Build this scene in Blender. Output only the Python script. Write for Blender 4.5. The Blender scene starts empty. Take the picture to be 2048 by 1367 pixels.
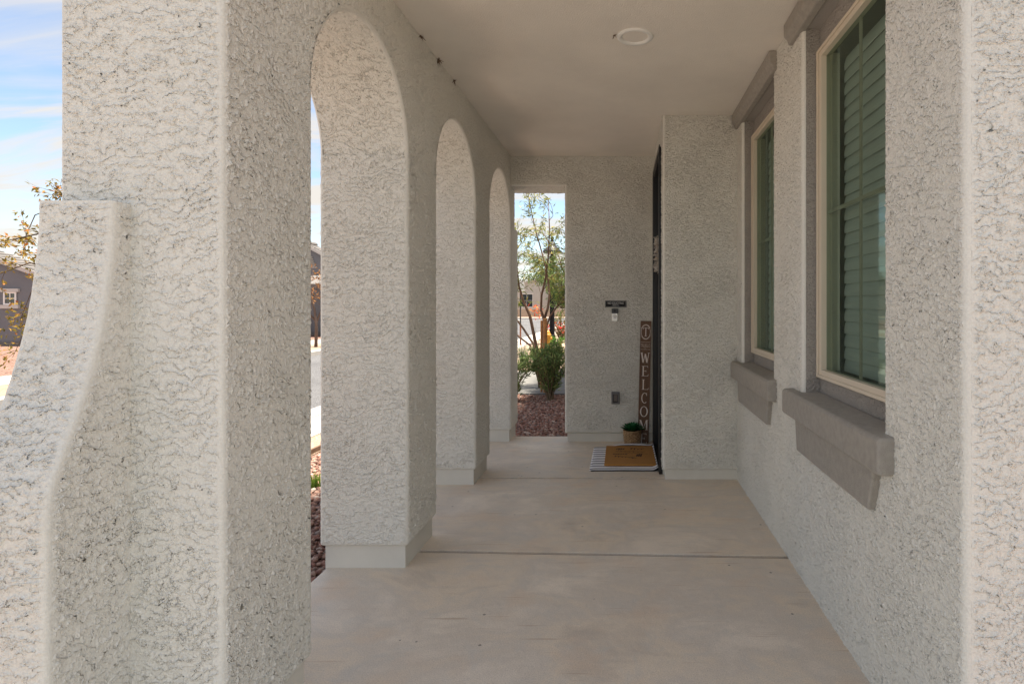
import bpy, bmesh, math, random
import numpy as np
from mathutils import Vector, Matrix, noise as mnoise
R = math.radians
random.seed(7)
rng = np.random.default_rng(11)
scene = bpy.context.scene
col = scene.collection

# ------------------------------------------------------------------ camera
cam_d = bpy.data.cameras.new('camera')
cam = bpy.data.objects.new('camera', cam_d); col.objects.link(cam)
cam.location = (0.0, 0.0, 1.35)
cam.rotation_euler = (R(90), 0, 0)
cam_d.sensor_width = 36.0
cam_d.lens = 1150.0 / 2048.0 * 36.0
cam_d.shift_x = -221.0 / 2048.0
cam_d.shift_y = -75.5 / 2048.0
cam_d.clip_start = 0.05
cam_d.clip_end = 3000
scene.camera = cam

# ------------------------------------------------------------------ light
SUN_ELEV, SUN_AZ = 79.0, 88.0            # azimuth clockwise from +Y
world = bpy.data.worlds.new('World'); scene.world = world
world.use_nodes = True
wn, wl = world.node_tree.nodes, world.node_tree.links
wn.clear()
wo = wn.new('ShaderNodeOutputWorld')
bg = wn.new('ShaderNodeBackground'); bg.inputs['Strength'].default_value = 0.087
sky = wn.new('ShaderNodeTexSky'); sky.sky_type = 'NISHITA'; sky.sun_disc = False
sky.sun_elevation = R(SUN_ELEV); sky.sun_rotation = R(SUN_AZ)
sky.altitude = 800; sky.air_density = 1.0; sky.dust_density = 0.4; sky.ozone_density = 2.4
tcw = wn.new('ShaderNodeTexCoord')
# thin streaky clouds: direction projected on a flat layer, stretched sideways
sep = wn.new('ShaderNodeSeparateXYZ'); wl.new(tcw.outputs['Generated'], sep.inputs[0])
zmax = wn.new('ShaderNodeMath'); zmax.operation = 'MAXIMUM'; zmax.inputs[1].default_value = 0.0
wl.new(sep.outputs['Z'], zmax.inputs[0])
zadd = wn.new('ShaderNodeMath'); zadd.operation = 'ADD'; zadd.inputs[1].default_value = 0.16
wl.new(zmax.outputs[0], zadd.inputs[0])
dv = wn.new('ShaderNodeVectorMath'); dv.operation = 'DIVIDE'
cz = wn.new('ShaderNodeCombineXYZ')
for i in range(3): wl.new(zadd.outputs[0], cz.inputs[i])
wl.new(tcw.outputs['Generated'], dv.inputs[0]); wl.new(cz.outputs[0], dv.inputs[1])
mpw = wn.new('ShaderNodeMapping'); mpw.inputs['Rotation'].default_value = (0, 0, R(28))
mpw.inputs['Scale'].default_value = (0.55, 1.9, 0.0); mpw.inputs['Location'].default_value = (0.35, 0.2, 0)
wl.new(dv.outputs[0], mpw.inputs[0])
cn = wn.new('ShaderNodeTexNoise'); cn.inputs['Scale'].default_value = 1.5; cn.inputs['Detail'].default_value = 7
cn.inputs['Roughness'].default_value = 0.55; cn.inputs['Distortion'].default_value = 0.7
wl.new(mpw.outputs[0], cn.inputs['Vector'])
crm = wn.new('ShaderNodeValToRGB'); crm.color_ramp.interpolation = 'EASE'
crm.color_ramp.elements[0].position = 0.37; crm.color_ramp.elements[0].color = (0.03, 0.03, 0.03, 1)
crm.color_ramp.elements[1].position = 0.62; crm.color_ramp.elements[1].color = (0.96, 0.96, 0.96, 1)
wl.new(cn.outputs['Fac'], crm.inputs[0])
cmix = wn.new('ShaderNodeMixRGB'); cmix.inputs['Color2'].default_value = (3.5, 3.42, 3.32, 1)
wl.new(crm.outputs[0], cmix.inputs['Fac']); wl.new(sky.outputs[0], cmix.inputs['Color1'])
wl.new(cmix.outputs[0], bg.inputs['Color']); wl.new(bg.outputs[0], wo.inputs['Surface'])

sun_d = bpy.data.lights.new('sun', 'SUN'); sun_d.energy = 5.0; sun_d.angle = R(4); sun_d.color = (1.0, 0.95, 0.87)
sun = bpy.data.objects.new('sun', sun_d); col.objects.link(sun)
_d = Vector((math.sin(R(SUN_AZ)) * math.cos(R(SUN_ELEV)), math.cos(R(SUN_AZ)) * math.cos(R(SUN_ELEV)), math.sin(R(SUN_ELEV))))
sun.rotation_euler = _d.to_track_quat('Z', 'Y').to_euler(); sun.location = _d * 60

vs_ = scene.view_settings
vs_.view_transform = 'Standard'; vs_.look = 'None'; vs_.gamma = 1.0; vs_.use_curve_mapping = False
vs_.exposure = 1.56
vs_.use_white_balance = True; vs_.white_balance_temperature = 7000; vs_.white_balance_tint = 10   # camera set for open shade
scene.cycles.max_bounces = 10; scene.cycles.diffuse_bounces = 7; scene.cycles.transparent_max_bounces = 12
scene.cycles.use_denoising = True
scene.cycles.sample_clamp_indirect = 8.0

# ------------------------------------------------------------------ materials
def new_mat(name):
    m = bpy.data.materials.new(name); m.use_nodes = True
    nt = m.node_tree; nt.nodes.clear()
    o = nt.nodes.new('ShaderNodeOutputMaterial'); b = nt.nodes.new('ShaderNodeBsdfPrincipled')
    nt.links.new(b.outputs[0], o.inputs['Surface'])
    return m, nt, b, o
def nd(nt, typ, **kw):
    n = nt.nodes.new(typ)
    for k, v in kw.items():
        if k == 'ins':
            for a, c in v.items():
                if hasattr(c, 'is_output'): nt.links.new(c, n.inputs[a])
                else: n.inputs[a].default_value = c
        else: setattr(n, k, v)
    return n
def math_(nt, op, a, b=None, c=None, clamp=False):
    n = nt.nodes.new('ShaderNodeMath'); n.operation = op; n.use_clamp = clamp
    for i, v in enumerate((a, b, c)):
        if v is None: continue
        if hasattr(v, 'is_output'): nt.links.new(v, n.inputs[i])
        else: n.inputs[i].default_value = v
    return n.outputs[0]
def noise_(nt, vec, scale, detail=3, rough=0.5, dist=0.0):
    n = nd(nt, 'ShaderNodeTexNoise', ins={'Scale': scale, 'Detail': detail, 'Roughness': rough, 'Distortion': dist})
    if vec is not None: nt.links.new(vec, n.inputs['Vector'])
    return n.outputs['Fac']
def maprange(nt, v, a, b, c=0.0, d=1.0, smooth=False):
    n = nd(nt, 'ShaderNodeMapRange', ins={1: a, 2: b, 3: c, 4: d}); n.clamp = True
    if smooth: n.interpolation_type = 'SMOOTHSTEP'
    nt.links.new(v, n.inputs[0]); return n.outputs[0]
def ramp(nt, fac, stops, interp='LINEAR'):
    n = nt.nodes.new('ShaderNodeValToRGB'); e = n.color_ramp.elements; n.color_ramp.interpolation = interp
    while len(e) < len(stops): e.new(0.5)
    for el, (p, c) in zip(e, stops): el.position = p; el.color = (*c, 1)
    nt.links.new(fac, n.inputs[0]); return n.outputs[0]
def mapping(nt, vec, scale=(1, 1, 1), rot=(0, 0, 0), loc=(0, 0, 0)):
    n = nd(nt, 'ShaderNodeMapping', ins={'Scale': scale, 'Rotation': rot, 'Location': loc})
    nt.links.new(vec, n.inputs[0]); return n.outputs[0]
def objco(nt): return nd(nt, 'ShaderNodeTexCoord').outputs['Object']
def bump(nt, b, h, dist, strength=1.0):
    n = nd(nt, 'ShaderNodeBump', ins={'Distance': dist, 'Strength': strength, 'Height': h})
    nt.links.new(n.outputs[0], b.inputs['Normal'])
def mixc(nt, fac, c1, c2, blend='MIX'):
    n = nt.nodes.new('ShaderNodeMixRGB'); n.blend_type = blend
    for k, v in ((0, fac), (1, c1), (2, c2)):
        if hasattr(v, 'is_output'): nt.links.new(v, n.inputs[k])
        else: n.inputs[k].default_value = v if k == 0 else (*v, 1)
    return n.outputs[0]

def plain(name, c, rough=0.6, var=0.10, scale=8.0, bumpd=0.0, bscale=60.0, metal=0.0, spec=0.3):
    m, nt, b, o = new_mat(name)
    v = objco(nt)
    n = noise_(nt, v, scale, 5, 0.6)
    c1 = tuple(x * (1 - var) for x in c); c2 = tuple(min(1, x * (1 + var)) for x in c)
    nt.links.new(ramp(nt, n, [(0.3, c1), (0.7, c2)]), b.inputs['Base Color'])
    b.inputs['Roughness'].default_value = rough; b.inputs['Metallic'].default_value = metal
    b.inputs['Specular IOR Level'].default_value = spec
    if bumpd: bump(nt, b, noise_(nt, v, bscale, 4, 0.6), bumpd)
    return m

def stucco(name, c, amp=1.0, seed=0.0, diag=0.0, freq=1.0):
    m, nt, b, o = new_mat(name)
    v = mapping(nt, objco(nt), loc=(seed, seed * 0.7, seed * 0.3), scale=(freq, freq, freq))
    s = nd(nt, 'ShaderNodeSeparateXYZ', ins={0: v})
    x, y, z = s.outputs
    nA = noise_(nt, v, 3.6, 2, 0.5)
    nB = noise_(nt, v, 44, 2, 0.5)
    nE = noise_(nt, v, 13, 2, 0.5)
    def lips(kz, kx, ky, ka, kb, ke, off):
        ph = math_(nt, 'MULTIPLY_ADD', z, kz, off)
        ph = math_(nt, 'MULTIPLY_ADD', x, kx, ph)
        ph = math_(nt, 'MULTIPLY_ADD', y, ky, ph)
        ph = math_(nt, 'MULTIPLY_ADD', nA, ka, ph)
        ph = math_(nt, 'MULTIPLY_ADD', nB, kb, ph)
        ph = math_(nt, 'MULTIPLY_ADD', nE, ke, ph)
        t = math_(nt, 'FRACT', ph)
        return math_(nt, 'MULTIPLY', math_(nt, 'POWER', t, 3.2), maprange(nt, t, 0.88, 1.0, 1.0, 0.0))
    l1 = lips(-24.0, 2.0 + 9 * diag, -3.0 + 12 * diag, 7.5, 2.0, 2.2, 0.0)
    l2 = lips(-17.0, -14.0, 15.0, -10.0, 1.8, 2.8, 0.37)
    mask = maprange(nt, noise_(nt, mapping(nt, v, (1, 1, 2.4)), 16.0, 3, 0.65), 0.40, 0.48, 0.05, 1.0)
    mask2 = maprange(nt, noise_(nt, mapping(nt, v, (1, 1, 1.5), loc=(4, 2, 7)), 23.0, 3, 0.6), 0.475, 0.53, 0.0, 1.0)
    vC = mapping(nt, v, (1, 1, 1.3), (0.2, 0.1, 0))
    nC = noise_(nt, vC, 38, 3, 0.6, 0.8)
    bl = maprange(nt, nC, 0.50, 0.535, 0, 1)
    nD = noise_(nt, vC, 85, 2, 0.5, 0.4)
    pit = maprange(nt, nD, 0.27, 0.34, -1, 0)
    f1 = noise_(nt, v, 300, 2, 0.6)
    h = math_(nt, 'MULTIPLY', math_(nt, 'MULTIPLY', l1, mask), 0.0056)
    h = math_(nt, 'MULTIPLY_ADD', math_(nt, 'MULTIPLY', l2, mask2), 0.0034, h)
    h = math_(nt, 'MULTIPLY_ADD', bl, 0.0007, h)
    h = math_(nt, 'MULTIPLY_ADD', pit, 0.0008, h)
    a = nd(nt, 'ShaderNodeAttribute', attribute_name='relief').outputs['Fac']
    h = math_(nt, 'MULTIPLY', h, maprange(nt, noise_(nt, v, 2.2, 3, 0.6), 0.33, 0.60, 0.75, 1.25))
    h = math_(nt, 'MULTIPLY', h, a)
    bump(nt, b, math_(nt, 'ADD', f1, noise_(nt, v, 130, 3, 0.6)), 0.0011)
    dn = nd(nt, 'ShaderNodeDisplacement', ins={'Height': h, 'Midlevel': 0.0, 'Scale': amp})
    nt.links.new(dn.outputs[0], o.inputs['Displacement'])
    m.displacement_method = 'BOTH'
    n = noise_(nt, v, 1.8, 4, 0.6)
    cc = ramp(nt, n, [(0.3, tuple(k * 0.955 for k in c)), (0.7, c)])
    g = maprange(nt, noise_(nt, v, 120, 2, 0.6), 0.35, 0.65, 0.93, 1.03)
    cc = mixc(nt, 1.0, cc, nd(nt, 'ShaderNodeCombineXYZ', ins={0: g, 1: g, 2: g}).outputs[0], 'MULTIPLY')
    nt.links.new(cc, b.inputs['Base Color'])
    b.inputs['Roughness'].default_value = 0.85; b.inputs['Specular IOR Level'].default_value = 0.2
    return m

M = {}
STU = (0.785, 0.768, 0.705)
M['stucco'] = stucco('cream_stucco', STU, 1.3, freq=1.22)
M['stucco_f'] = stucco('cream_stucco_fine', STU, 1.4, 1.7, 0.45, 1.7)
M['stucco_d'] = stucco('cream_stucco_side', STU, 1.25, 3.3, 0.8, 1.4)
M['plinth'] = plain('smooth_cream_base', (0.68, 0.655, 0.59), 0.8, 0.06, 5, 0.0012, 90)
M['ceiling'] = plain('painted_ceiling', (0.82, 0.77, 0.70), 0.9, 0.045, 2.5, 0.0035, 150)
M['trim'] = plain('grey_trim', (0.39, 0.362, 0.322), 0.9, 0.10, 40, 0.005, 260)
M['recess'] = stucco('grey_recess_stucco', (0.42, 0.39, 0.355), 1.0, 6.0, 0.5, 1.9)
M['frame'] = plain('almond_vinyl', (0.66, 0.58, 0.46), 0.4, 0.03, 3, 0, spec=0.5)
M['blind'] = plain('white_blind', (0.84, 0.85, 0.84), 0.5, 0.03, 3)
M['black'] = plain('black_paint', (0.012, 0.013, 0.016), 0.35, 0.2, 5, spec=0.5)
M['matteblack'] = plain('matte_black', (0.010, 0.010, 0.012), 0.75, 0.2, 9, spec=0.12)
M['blackrub'] = plain('black_rubber', (0.010, 0.010, 0.012), 0.7, 0.2, 20)
M['white'] = plain('white_paint', (0.82, 0.81, 0.78), 0.5, 0.03, 5)
M['silver'] = plain('satin_nickel', (0.62, 0.61, 0.58), 0.35, 0.05, 8, metal=0.6)
M['inside'] = plain('dim_room', (0.25, 0.24, 0.22), 0.9, 0.05, 2)

# tinted glass: clear absorbing pane with a mirror reflection that grows with angle
m, nt, b, o = new_mat('green_tinted_glass')
nt.nodes.remove(b)
tr = nd(nt, 'ShaderNodeBsdfTransparent', ins={'Color': (0.45, 0.53, 0.485, 1)})
gl = nd(nt, 'ShaderNodeBsdfGlossy', ins={'Color': (0.60, 0.78, 0.68, 1), 'Roughness': 0.03})
fr = nd(nt, 'ShaderNodeMath', operation='MULTIPLY_ADD', ins={0: math_(nt, 'POWER', nd(nt, 'ShaderNodeLayerWeight', ins={'Blend': 0.5}).outputs['Facing'], 3.0), 1: 0.55, 2: 0.03})
mx = nd(nt, 'ShaderNodeMixShader', ins={0: fr.outputs[0], 1: tr.outputs[0], 2: gl.outputs[0]})
nt.links.new(mx.outputs[0], o.inputs['Surface']); M['glass'] = m

# porch concrete: pinkish tan slab with soft blotches, scratches and specks
m, nt, b, o = new_mat('tan_concrete')
v = objco(nt)
n1 = noise_(nt, mapping(nt, v, (0.8, 1.3, 1)), 1.9, 6, 0.62, 0.5)
n2 = noise_(nt, v, 6.0, 7, 0.72, 0.8)
cc = ramp(nt, n1, [(0.30, (0.64, 0.54, 0.44)), (0.42, (0.83, 0.70, 0.55)), (0.52, (0.73, 0.635, 0.53)), (0.66, (0.90, 0.785, 0.65))])
cc = mixc(nt, maprange(nt, n2, 0.50, 0.68, 0, 0.65), cc, (0.66, 0.61, 0.54))
cc = mixc(nt, maprange(nt, noise_(nt, v, 3.1, 3, 0.5), 0.56, 0.72, 0, 0.6), cc, (0.79, 0.60, 0.44))
g = noise_(nt, v, 190, 3, 0.7)
cc = mixc(nt, maprange(nt, g, 0.33, 0.62, 0.34, 0.0), cc, (0.22, 0.19, 0.16))
vo = nd(nt, 'ShaderNodeTexVoronoi', ins={'Vector': v, 'Scale': 9.0, 'Randomness': 1.0})
sp = math_(nt, 'LESS_THAN', vo.outputs['Distance'], 0.06)
keep = math_(nt, 'GREATER_THAN', nd(nt, 'ShaderNodeSeparateColor', ins={0: vo.outputs['Color']}).outputs[0], 0.5)
cc = mixc(nt, math_(nt, 'MULTIPLY', math_(nt, 'MULTIPLY', sp, keep), 0.75), cc, (0.10, 0.08, 0.06))
sc_ = noise_(nt, mapping(nt, v, (1.2, 26, 1), (0, 0, R(8))), 2.1, 2, 0.5)
cc = mixc(nt, maprange(nt, sc_, 0.66, 0.74, 0, 0.5), cc, (0.42, 0.25, 0.13))
nt.links.new(cc, b.inputs['Base Color'])
b.inputs['Roughness'].default_value = 0.48; b.inputs['Specular IOR Level'].default_value = 0.5
bump(nt, b, math_(nt, 'MULTIPLY_ADD', noise_(nt, v, 14, 4, 0.6), 2.0, noise_(nt, v, 220, 3, 0.6)), 0.0016)
M['slab'] = m

def islandmat(name, stops, rough=0.8, transl=0.0, varn=0.0):
    m, nt, b, o = new_mat(name)
    g = nd(nt, 'ShaderNodeNewGeometry')
    f = g.outputs['Random Per Island']
    cc = ramp(nt, f, stops)
    nt.links.new(cc, b.inputs['Base Color']); b.inputs['Roughness'].default_value = rough
    b.inputs['Specular IOR Level'].default_value = 0.25
    if varn: bump(nt, b, noise_(nt, objco(nt), 160, 3, 0.6), varn)
    if transl:
        t = nd(nt, 'ShaderNodeBsdfTranslucent'); nt.links.new(cc, t.inputs[0])
        mx = nd(nt, 'ShaderNodeMixShader', ins={0: transl, 1: b.outputs[0], 2: t.outputs[0]})
        nt.links.new(mx.outputs[0], o.inputs['Surface'])
    return m
M['stones'] = islandmat('red_gravel_stones', [(0.0, (0.13, 0.075, 0.06)), (0.25, (0.25, 0.125, 0.095)), (0.5, (0.34, 0.185, 0.14)), (0.75, (0.42, 0.27, 0.21)), (0.9, (0.20, 0.15, 0.13)), (1.0, (0.55, 0.43, 0.36))], 0.85, 0, 0.002)

def groundmat(name, stops, scale, bd):
    m, nt, b, o = new_mat(name)
    v = objco(nt)
    vo = nd(nt, 'ShaderNodeTexVoronoi', ins={'Vector': v, 'Scale': scale})
    f = nd(nt, 'ShaderNodeSeparateColor', ins={0: vo.outputs['Color']}).outputs[0]
    cc = ramp(nt, f, stops)
    n = maprange(nt, noise_(nt, v, 0.5, 4, 0.6), 0.3, 0.7, 0.82, 1.12)
    cc = mixc(nt, 1.0, cc, nd(nt, 'ShaderNodeCombineXYZ', ins={0: n, 1: n, 2: n}).outputs[0], 'MULTIPLY')
    nt.links.new(cc, b.inputs['Base Color']); b.inputs['Roughness'].default_value = 0.95
    b.inputs['Specular IOR Level'].default_value = 0.15
    bump(nt, b, math_(nt, 'SUBTRACT', 1.0, vo.outputs['Distance']), bd)
    return m
RED = [(0.0, (0.12, 0.07, 0.056)), (0.35, (0.22, 0.125, 0.098)), (0.7, (0.28, 0.17, 0.135)), (1.0, (0.36, 0.26, 0.21))]
M['redgravel'] = groundmat('red_gravel_ground', RED, 42, 0.02)
M['tangravel'] = groundmat('tan_granite_ground', [(0, (0.25, 0.17, 0.125)), (0.5, (0.34, 0.245, 0.18)), (1, (0.43, 0.33, 0.26))], 70, 0.01)
M['asphalt'] = groundmat('asphalt', [(0, (0.085, 0.085, 0.09)), (0.6, (0.125, 0.125, 0.13)), (1, (0.20, 0.20, 0.205))], 90, 0.006)
M['kerb'] = plain('kerb_concrete', (0.42, 0.39, 0.355), 0.85, 0.09, 3, 0.002, 90)
M['drive'] = plain('dark_concrete', (0.16, 0.155, 0.145), 0.85, 0.09, 3, 0.002, 90)  # kept dark so the unseen front ground bounces less light

# ------------------------------------------------------------------ object helpers
def tag(o, label, cat, group=None):
    o['label'] = label; o['category'] = cat
    if group: o['group'] = group
    return o
def struct(o): o['kind'] = 'structure'; return o
def stuff(o): o['kind'] = 'stuff'; return o
def empty(name, loc=(0, 0, 0), rz=0.0, parent=None):
    o = bpy.data.objects.new(name, None); col.objects.link(o)
    o.location = loc; o.rotation_euler = (0, 0, rz); o.parent = parent
    o.empty_display_size = 0.1
    return o
def link(name, me, mat, parent=None, loc=None, smooth=False):
    o = bpy.data.objects.new(name, me); col.objects.link(o)
    if mat is not None and not me.materials: me.materials.append(mat)
    o.parent = parent
    if loc is not None: o.location = loc
    if smooth: me.polygons.foreach_set('use_smooth', [True] * len(me.polygons))
    return o
def raw_mesh(name, V, F):
    """V (n,3) array, F (m,4) or (m,3) int array -> mesh, quickly"""
    V = np.asarray(V, dtype=np.float32); F = np.asarray(F, dtype=np.int32)
    me = bpy.data.meshes.new(name)
    me.vertices.add(len(V)); me.vertices.foreach_set('co', V.ravel())
    k = F.shape[1]
    me.loops.add(F.size); me.loops.foreach_set('vertex_index', F.ravel())
    me.polygons.add(len(F)); me.polygons.foreach_set('loop_start', np.arange(0, F.size, k, dtype=np.int32))
    me.update(calc_edges=True); me.validate()
    return me
class Grids:
    """collects quad grids; each vertex carries how much plaster relief it shows"""
    def __init__(s): s.V = []; s.F = []; s.Rl = []; s.n = 0
    def add(s, P, rel=1.0, flip=False, keep=None):
        P = np.asarray(P, float); a, b = P.shape[:2]
        rel = np.broadcast_to(np.asarray(rel, float), (a, b))
        idx = np.arange(a * b).reshape(a, b) + s.n
        q = np.stack([idx[:-1, :-1], idx[1:, :-1], idx[1:, 1:], idx[:-1, 1:]], -1)
        if flip: q = q[..., ::-1]
        q = q[keep] if keep is not None else q.reshape(-1, 4)
        s.V.append(P.reshape(-1, 3)); s.F.append(q.reshape(-1, 4)); s.Rl.append(rel.ravel()); s.n += a * b
    def build(s, name, mat, parent=None):
        V = np.concatenate(s.V); F = np.concatenate(s.F); Rl = np.concatenate(s.Rl)
        me = raw_mesh(name, V, F)
        at = me.attributes.new('relief', 'FLOAT', 'POINT'); at.data.foreach_set('value', Rl.astype(np.float32))
        return link(name, me, mat, parent, smooth=True)
def relf(d): return np.clip((np.asarray(d, float) - 0.006) / 0.014, 0.12, 1)
def lin(a, b, step): return np.linspace(a, b, max(2, int(round(abs(b - a) / step)) + 1))
def graded(a, b, s0, s1):
    out = [a]; 
    while out[-1] < b: out.append(out[-1] + s0 + (s1 - s0) * (out[-1] - a) / (b - a))
    o = np.array(out); return a + (o - a) * (b - a) / (o[-1] - a)
def with_edges(ts, edges, r):
    """adds fine lines next to rounded edges; every edge value is on a line"""
    ts = np.asarray(ts)
    ex = []
    for e, side in edges:
        k = r * (1 - np.cos(np.linspace(0, math.pi / 2, 6)))
        ex += list(e + side * k) if side else [e]
        lo, hi = (e, e + side * r) if side > 0 else (e + side * r, e)
        ts = ts[(ts < lo - 0.0015) | (ts > hi + 0.0015)]
    ts = np.sort(np.concatenate([ts, ex]))
    return ts[np.concatenate([[True], np.diff(ts) > 1e-6])]
def planar(G, org, ud, vd, nd_, us, vs, holes=(), edges=(), r=0.018, flip=False, dadd=0.0):
    """flat wall with rectangular holes; hole rims and listed outer edges ('u0','u1','v0','v1') are rounded"""
    org, ud, vd, nd_ = (np.array(k, float) for k in (org, ud, vd, nd_))
    U, Vv = np.meshgrid(us, vs, indexing='ij')
    d = np.full(U.shape, 9.0)
    for (a, b, c, e) in holes:
        dx = np.maximum(np.maximum(a - U, U - b), 0); dy = np.maximum(np.maximum(c - Vv, Vv - e), 0)
        d = np.minimum(d, np.hypot(dx, dy))
    if 'u0' in edges: d = np.minimum(d, U - us[0])
    if 'u1' in edges: d = np.minimum(d, us[-1] - U)
    if 'v0' in edges: d = np.minimum(d, Vv - vs[0])
    if 'v1' in edges: d = np.minimum(d, vs[-1] - Vv)
    off = np.where(d < r, r - np.sqrt(np.maximum(r * r - (r - np.minimum(d, r)) ** 2, 0)), 0)
    P = org + U[..., None] * ud + Vv[..., None] * vd - off[..., None] * nd_
    uc = (us[:-1] + us[1:]) / 2; vc = (vs[:-1] + vs[1:]) / 2
    Uc, Vc = np.meshgrid(uc, vc, indexing='ij'); keep = np.ones(Uc.shape, bool)
    for (a, b, c, e) in holes: keep &= ~((Uc > a) & (Uc < b) & (Vc > c) & (Vc < e))
    G.add(P, relf(d + dadd), flip, keep)
def rrect(x0, x1, y0, y1, r, steps, arcn=5):
    """closed rounded rectangle; steps = spacing on the (-y, +x, +y, -x) sides -> points and distance to the corner"""
    cs = [((x1 - r, y0 + r), -90), ((x1 - r, y1 - r), 0), ((x0 + r, y1 - r), 90), ((x0 + r, y0 + r), 180)]
    ends = [((x0 + r, y0), (x1 - r, y0)), ((x1, y0 + r), (x1, y1 - r)), ((x1 - r, y1), (x0 + r, y1)), ((x0, y1 - r), (x0, y0 + r))]
    P, D = [], []
    for k in range(4):
        (ax, ay), (bx, by) = ends[k]; L = math.hypot(bx - ax, by - ay)
        t = lin(0, L, steps[k])
        for s in t: P.append((ax + (bx - ax) * s / L, ay + (by - ay) * s / L)); D.append(min(s, L - s) + r)
        (cx, cy), a0 = cs[k]
        for j in range(1, arcn):
            a = R(a0 + 90 * j / arcn); P.append((cx + r * math.cos(a), cy + r * math.sin(a))); D.append(0)
    P.append(P[0]); D.append(D[0])
    return np.array(P), np.array(D)

class MB:
    """small mesh builder: boxes, tubes, lathes, prisms joined into one mesh"""
    def __init__(s): s.v = []; s.f = []
    def add(s, vs, fs):
        k = len(s.v); s.v += [tuple(p) for p in vs]; s.f += [tuple(i + k for i in f) for f in fs]; return s
    def box(s, x0, x1, y0, y1, z0, z1, mat=None):
        vs = [Vector((x, y, z)) for z in (z0, z1) for y in (y0, y1) for x in (x0, x1)]
        if mat is not None: vs = [mat @ p for p in vs]
        return s.add(vs, [(0, 2, 3, 1), (4, 5, 7, 6), (0, 1, 5, 4), (2, 6, 7, 3), (0, 4, 6, 2), (1, 3, 7, 5)])
    def tube(s, pts, rad, n=8, caps=True):
        pts = [Vector(p) for p in pts]; k0 = len(s.v)
        if not hasattr(rad, '__len__'): rad = [rad] * len(pts)
        prev = None
        for i, p in enumerate(pts):
            d = (pts[min(i + 1, len(pts) - 1)] - pts[max(i - 1, 0)]).normalized()
            if prev is None: u = d.orthogonal().normalized()
            else: u = (prev - d * prev.dot(d)).normalized()
            prev = u; w = d.cross(u)
            for j in range(n):
                a = 2 * math.pi * j / n
                s.v.append(tuple(p + (u * math.cos(a) + w * math.sin(a)) * rad[i]))
        for i in range(len(pts) - 1):
            for j in range(n):
                a = k0 + i * n + j; b = k0 + i * n + (j + 1) % n
                s.f.append((a, b, b + n, a + n))
        if caps:
            s.f.append(tuple(k0 + j for j in range(n))[::-1]); e = k0 + (len(pts) - 1) * n
            s.f.append(tuple(e + j for j in range(n)))
        return s
    def lathe(s, prof, n=24, c=(0, 0, 0)):
        k0 = len(s.v); m = len(prof)
        for (r, z) in prof:
            for j in range(n):
                a = 2 * math.pi * j / n; s.v.append((c[0] + r * math.cos(a), c[1] + r * math.sin(a), c[2] + z))
        for i in range(m - 1):
            for j in range(n):
                a = k0 + i * n + j; b = k0 + i * n + (j + 1) % n; s.f.append((a, b, b + n, a + n))
        return s
    def prism(s, poly, a, b, axis='y'):
        """poly in the plane across axis, extruded from a to b"""
        def P(p, t): return {'x': (t, p[0], p[1]), 'y': (p[0], t, p[1]), 'z': (p[0], p[1], t)}[axis]
        n = len(poly)
        vs = [P(p, a) for p in poly] + [P(p, b) for p in poly]
        fs = [tuple(range(n)), tuple(range(n, 2 * n))[::-1]] + [(i, i + n, (i + 1) % n + n, (i + 1) % n) for i in range(n)]
        return s.add(vs, fs)
    def build(s, name, mat, parent=None, bevel=0.0, seg=2, smooth=False, xf=None, loc=None):
        me = bpy.data.meshes.new(name); me.from_pydata(s.v, [], s.f)
        bm = bmesh.new(); bm.from_mesh(me)
        bmesh.ops.recalc_face_normals(bm, faces=bm.faces)
        if bevel:
            es = [e for e in bm.edges if len(e.link_faces) == 2 and e.calc_face_angle(0) > 0.6]
            bmesh.ops.bevel(bm, geom=es, offset=bevel, segments=seg, profile=0.5, affect='EDGES', clamp_overlap=True)
        if xf is not None: bmesh.ops.transform(bm, matrix=xf, verts=bm.verts)
        bm.to_mesh(me); bm.free(); me.update()
        return link(name, me, mat, parent, loc=loc, smooth=smooth)

# ------------------------------------------------------------------ ground
XL, XO = -1.094, -1.544          # porch side and street side of the arcade
PY = [1.575, 2.93, 4.285]; PD = 0.455
YE, TE = 5.64, 0.36              # end wall
XR = 0.884; YN = 1.484           # window wall and its corner
ZC = 2.80; ZS = 2.107; RA = 0.45
GZ = -0.10

struct(MB().box(-400, 400, -300, 600, -0.30, -0.26).build('ground', M['tangravel']))
def sheet(name, x0, x1, y0, y1, z0, z1, mat): return struct(MB().box(x0, x1, y0, y1, z0, z1).build(name, mat))
sheet('street', -9.4, -4.30, -60, 54, -0.255, -0.215, M['asphalt'])
sheet('street', -70, 40, 54.004, 61, -0.255, -0.215, M['asphalt'])
for nm, a, b in (('kerb', -4.30, -3.98), ('kerb', -9.72, -9.4)):
    k = sheet(nm, a, b, -60, 54, -0.27, -0.095, M['kerb'])
def pavement(x0, x1, y0, y1, step):
    p = struct(empty('pavement', ((x0 + x1) / 2, y0, GZ)))
    me = None; y = y0
    while y < y1:
        if me is None:
            o = MB().box(-(x1 - x0) / 2, (x1 - x0) / 2, 0.004, step - 0.008, -0.16, 0.0).build('slab', M['kerb'], p, 0.006); me = o.data
        else: o = link('slab', me, None, p)
        o.location = (0, y - y0, 0); y += step
pavement(-3.975, -3.42, -6.0, 30, 1.5)
pavement(-12.5, -11.2, 2, 44, 1.6)
sheet('planting_bed', -3.415, -3.02, -20, 52, -0.255, -0.112, M['tangravel'])
sheet('planting_bed', -11.195, -9.725, -40, 52, -0.255, -0.11, M['tangravel'])
sheet('planting_bed', -60, -12.505, -40, 52, -0.255, -0.105, M['redgravel'])
sheet('planting_bed', -3.0, -1.50, -1.2, 9.3, -0.255, -0.118, M['redgravel'])
sheet('planting_bed', -1.496, 9.0, 5.95, 9.3, -0.255, -0.118, M['redgravel'])
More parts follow.
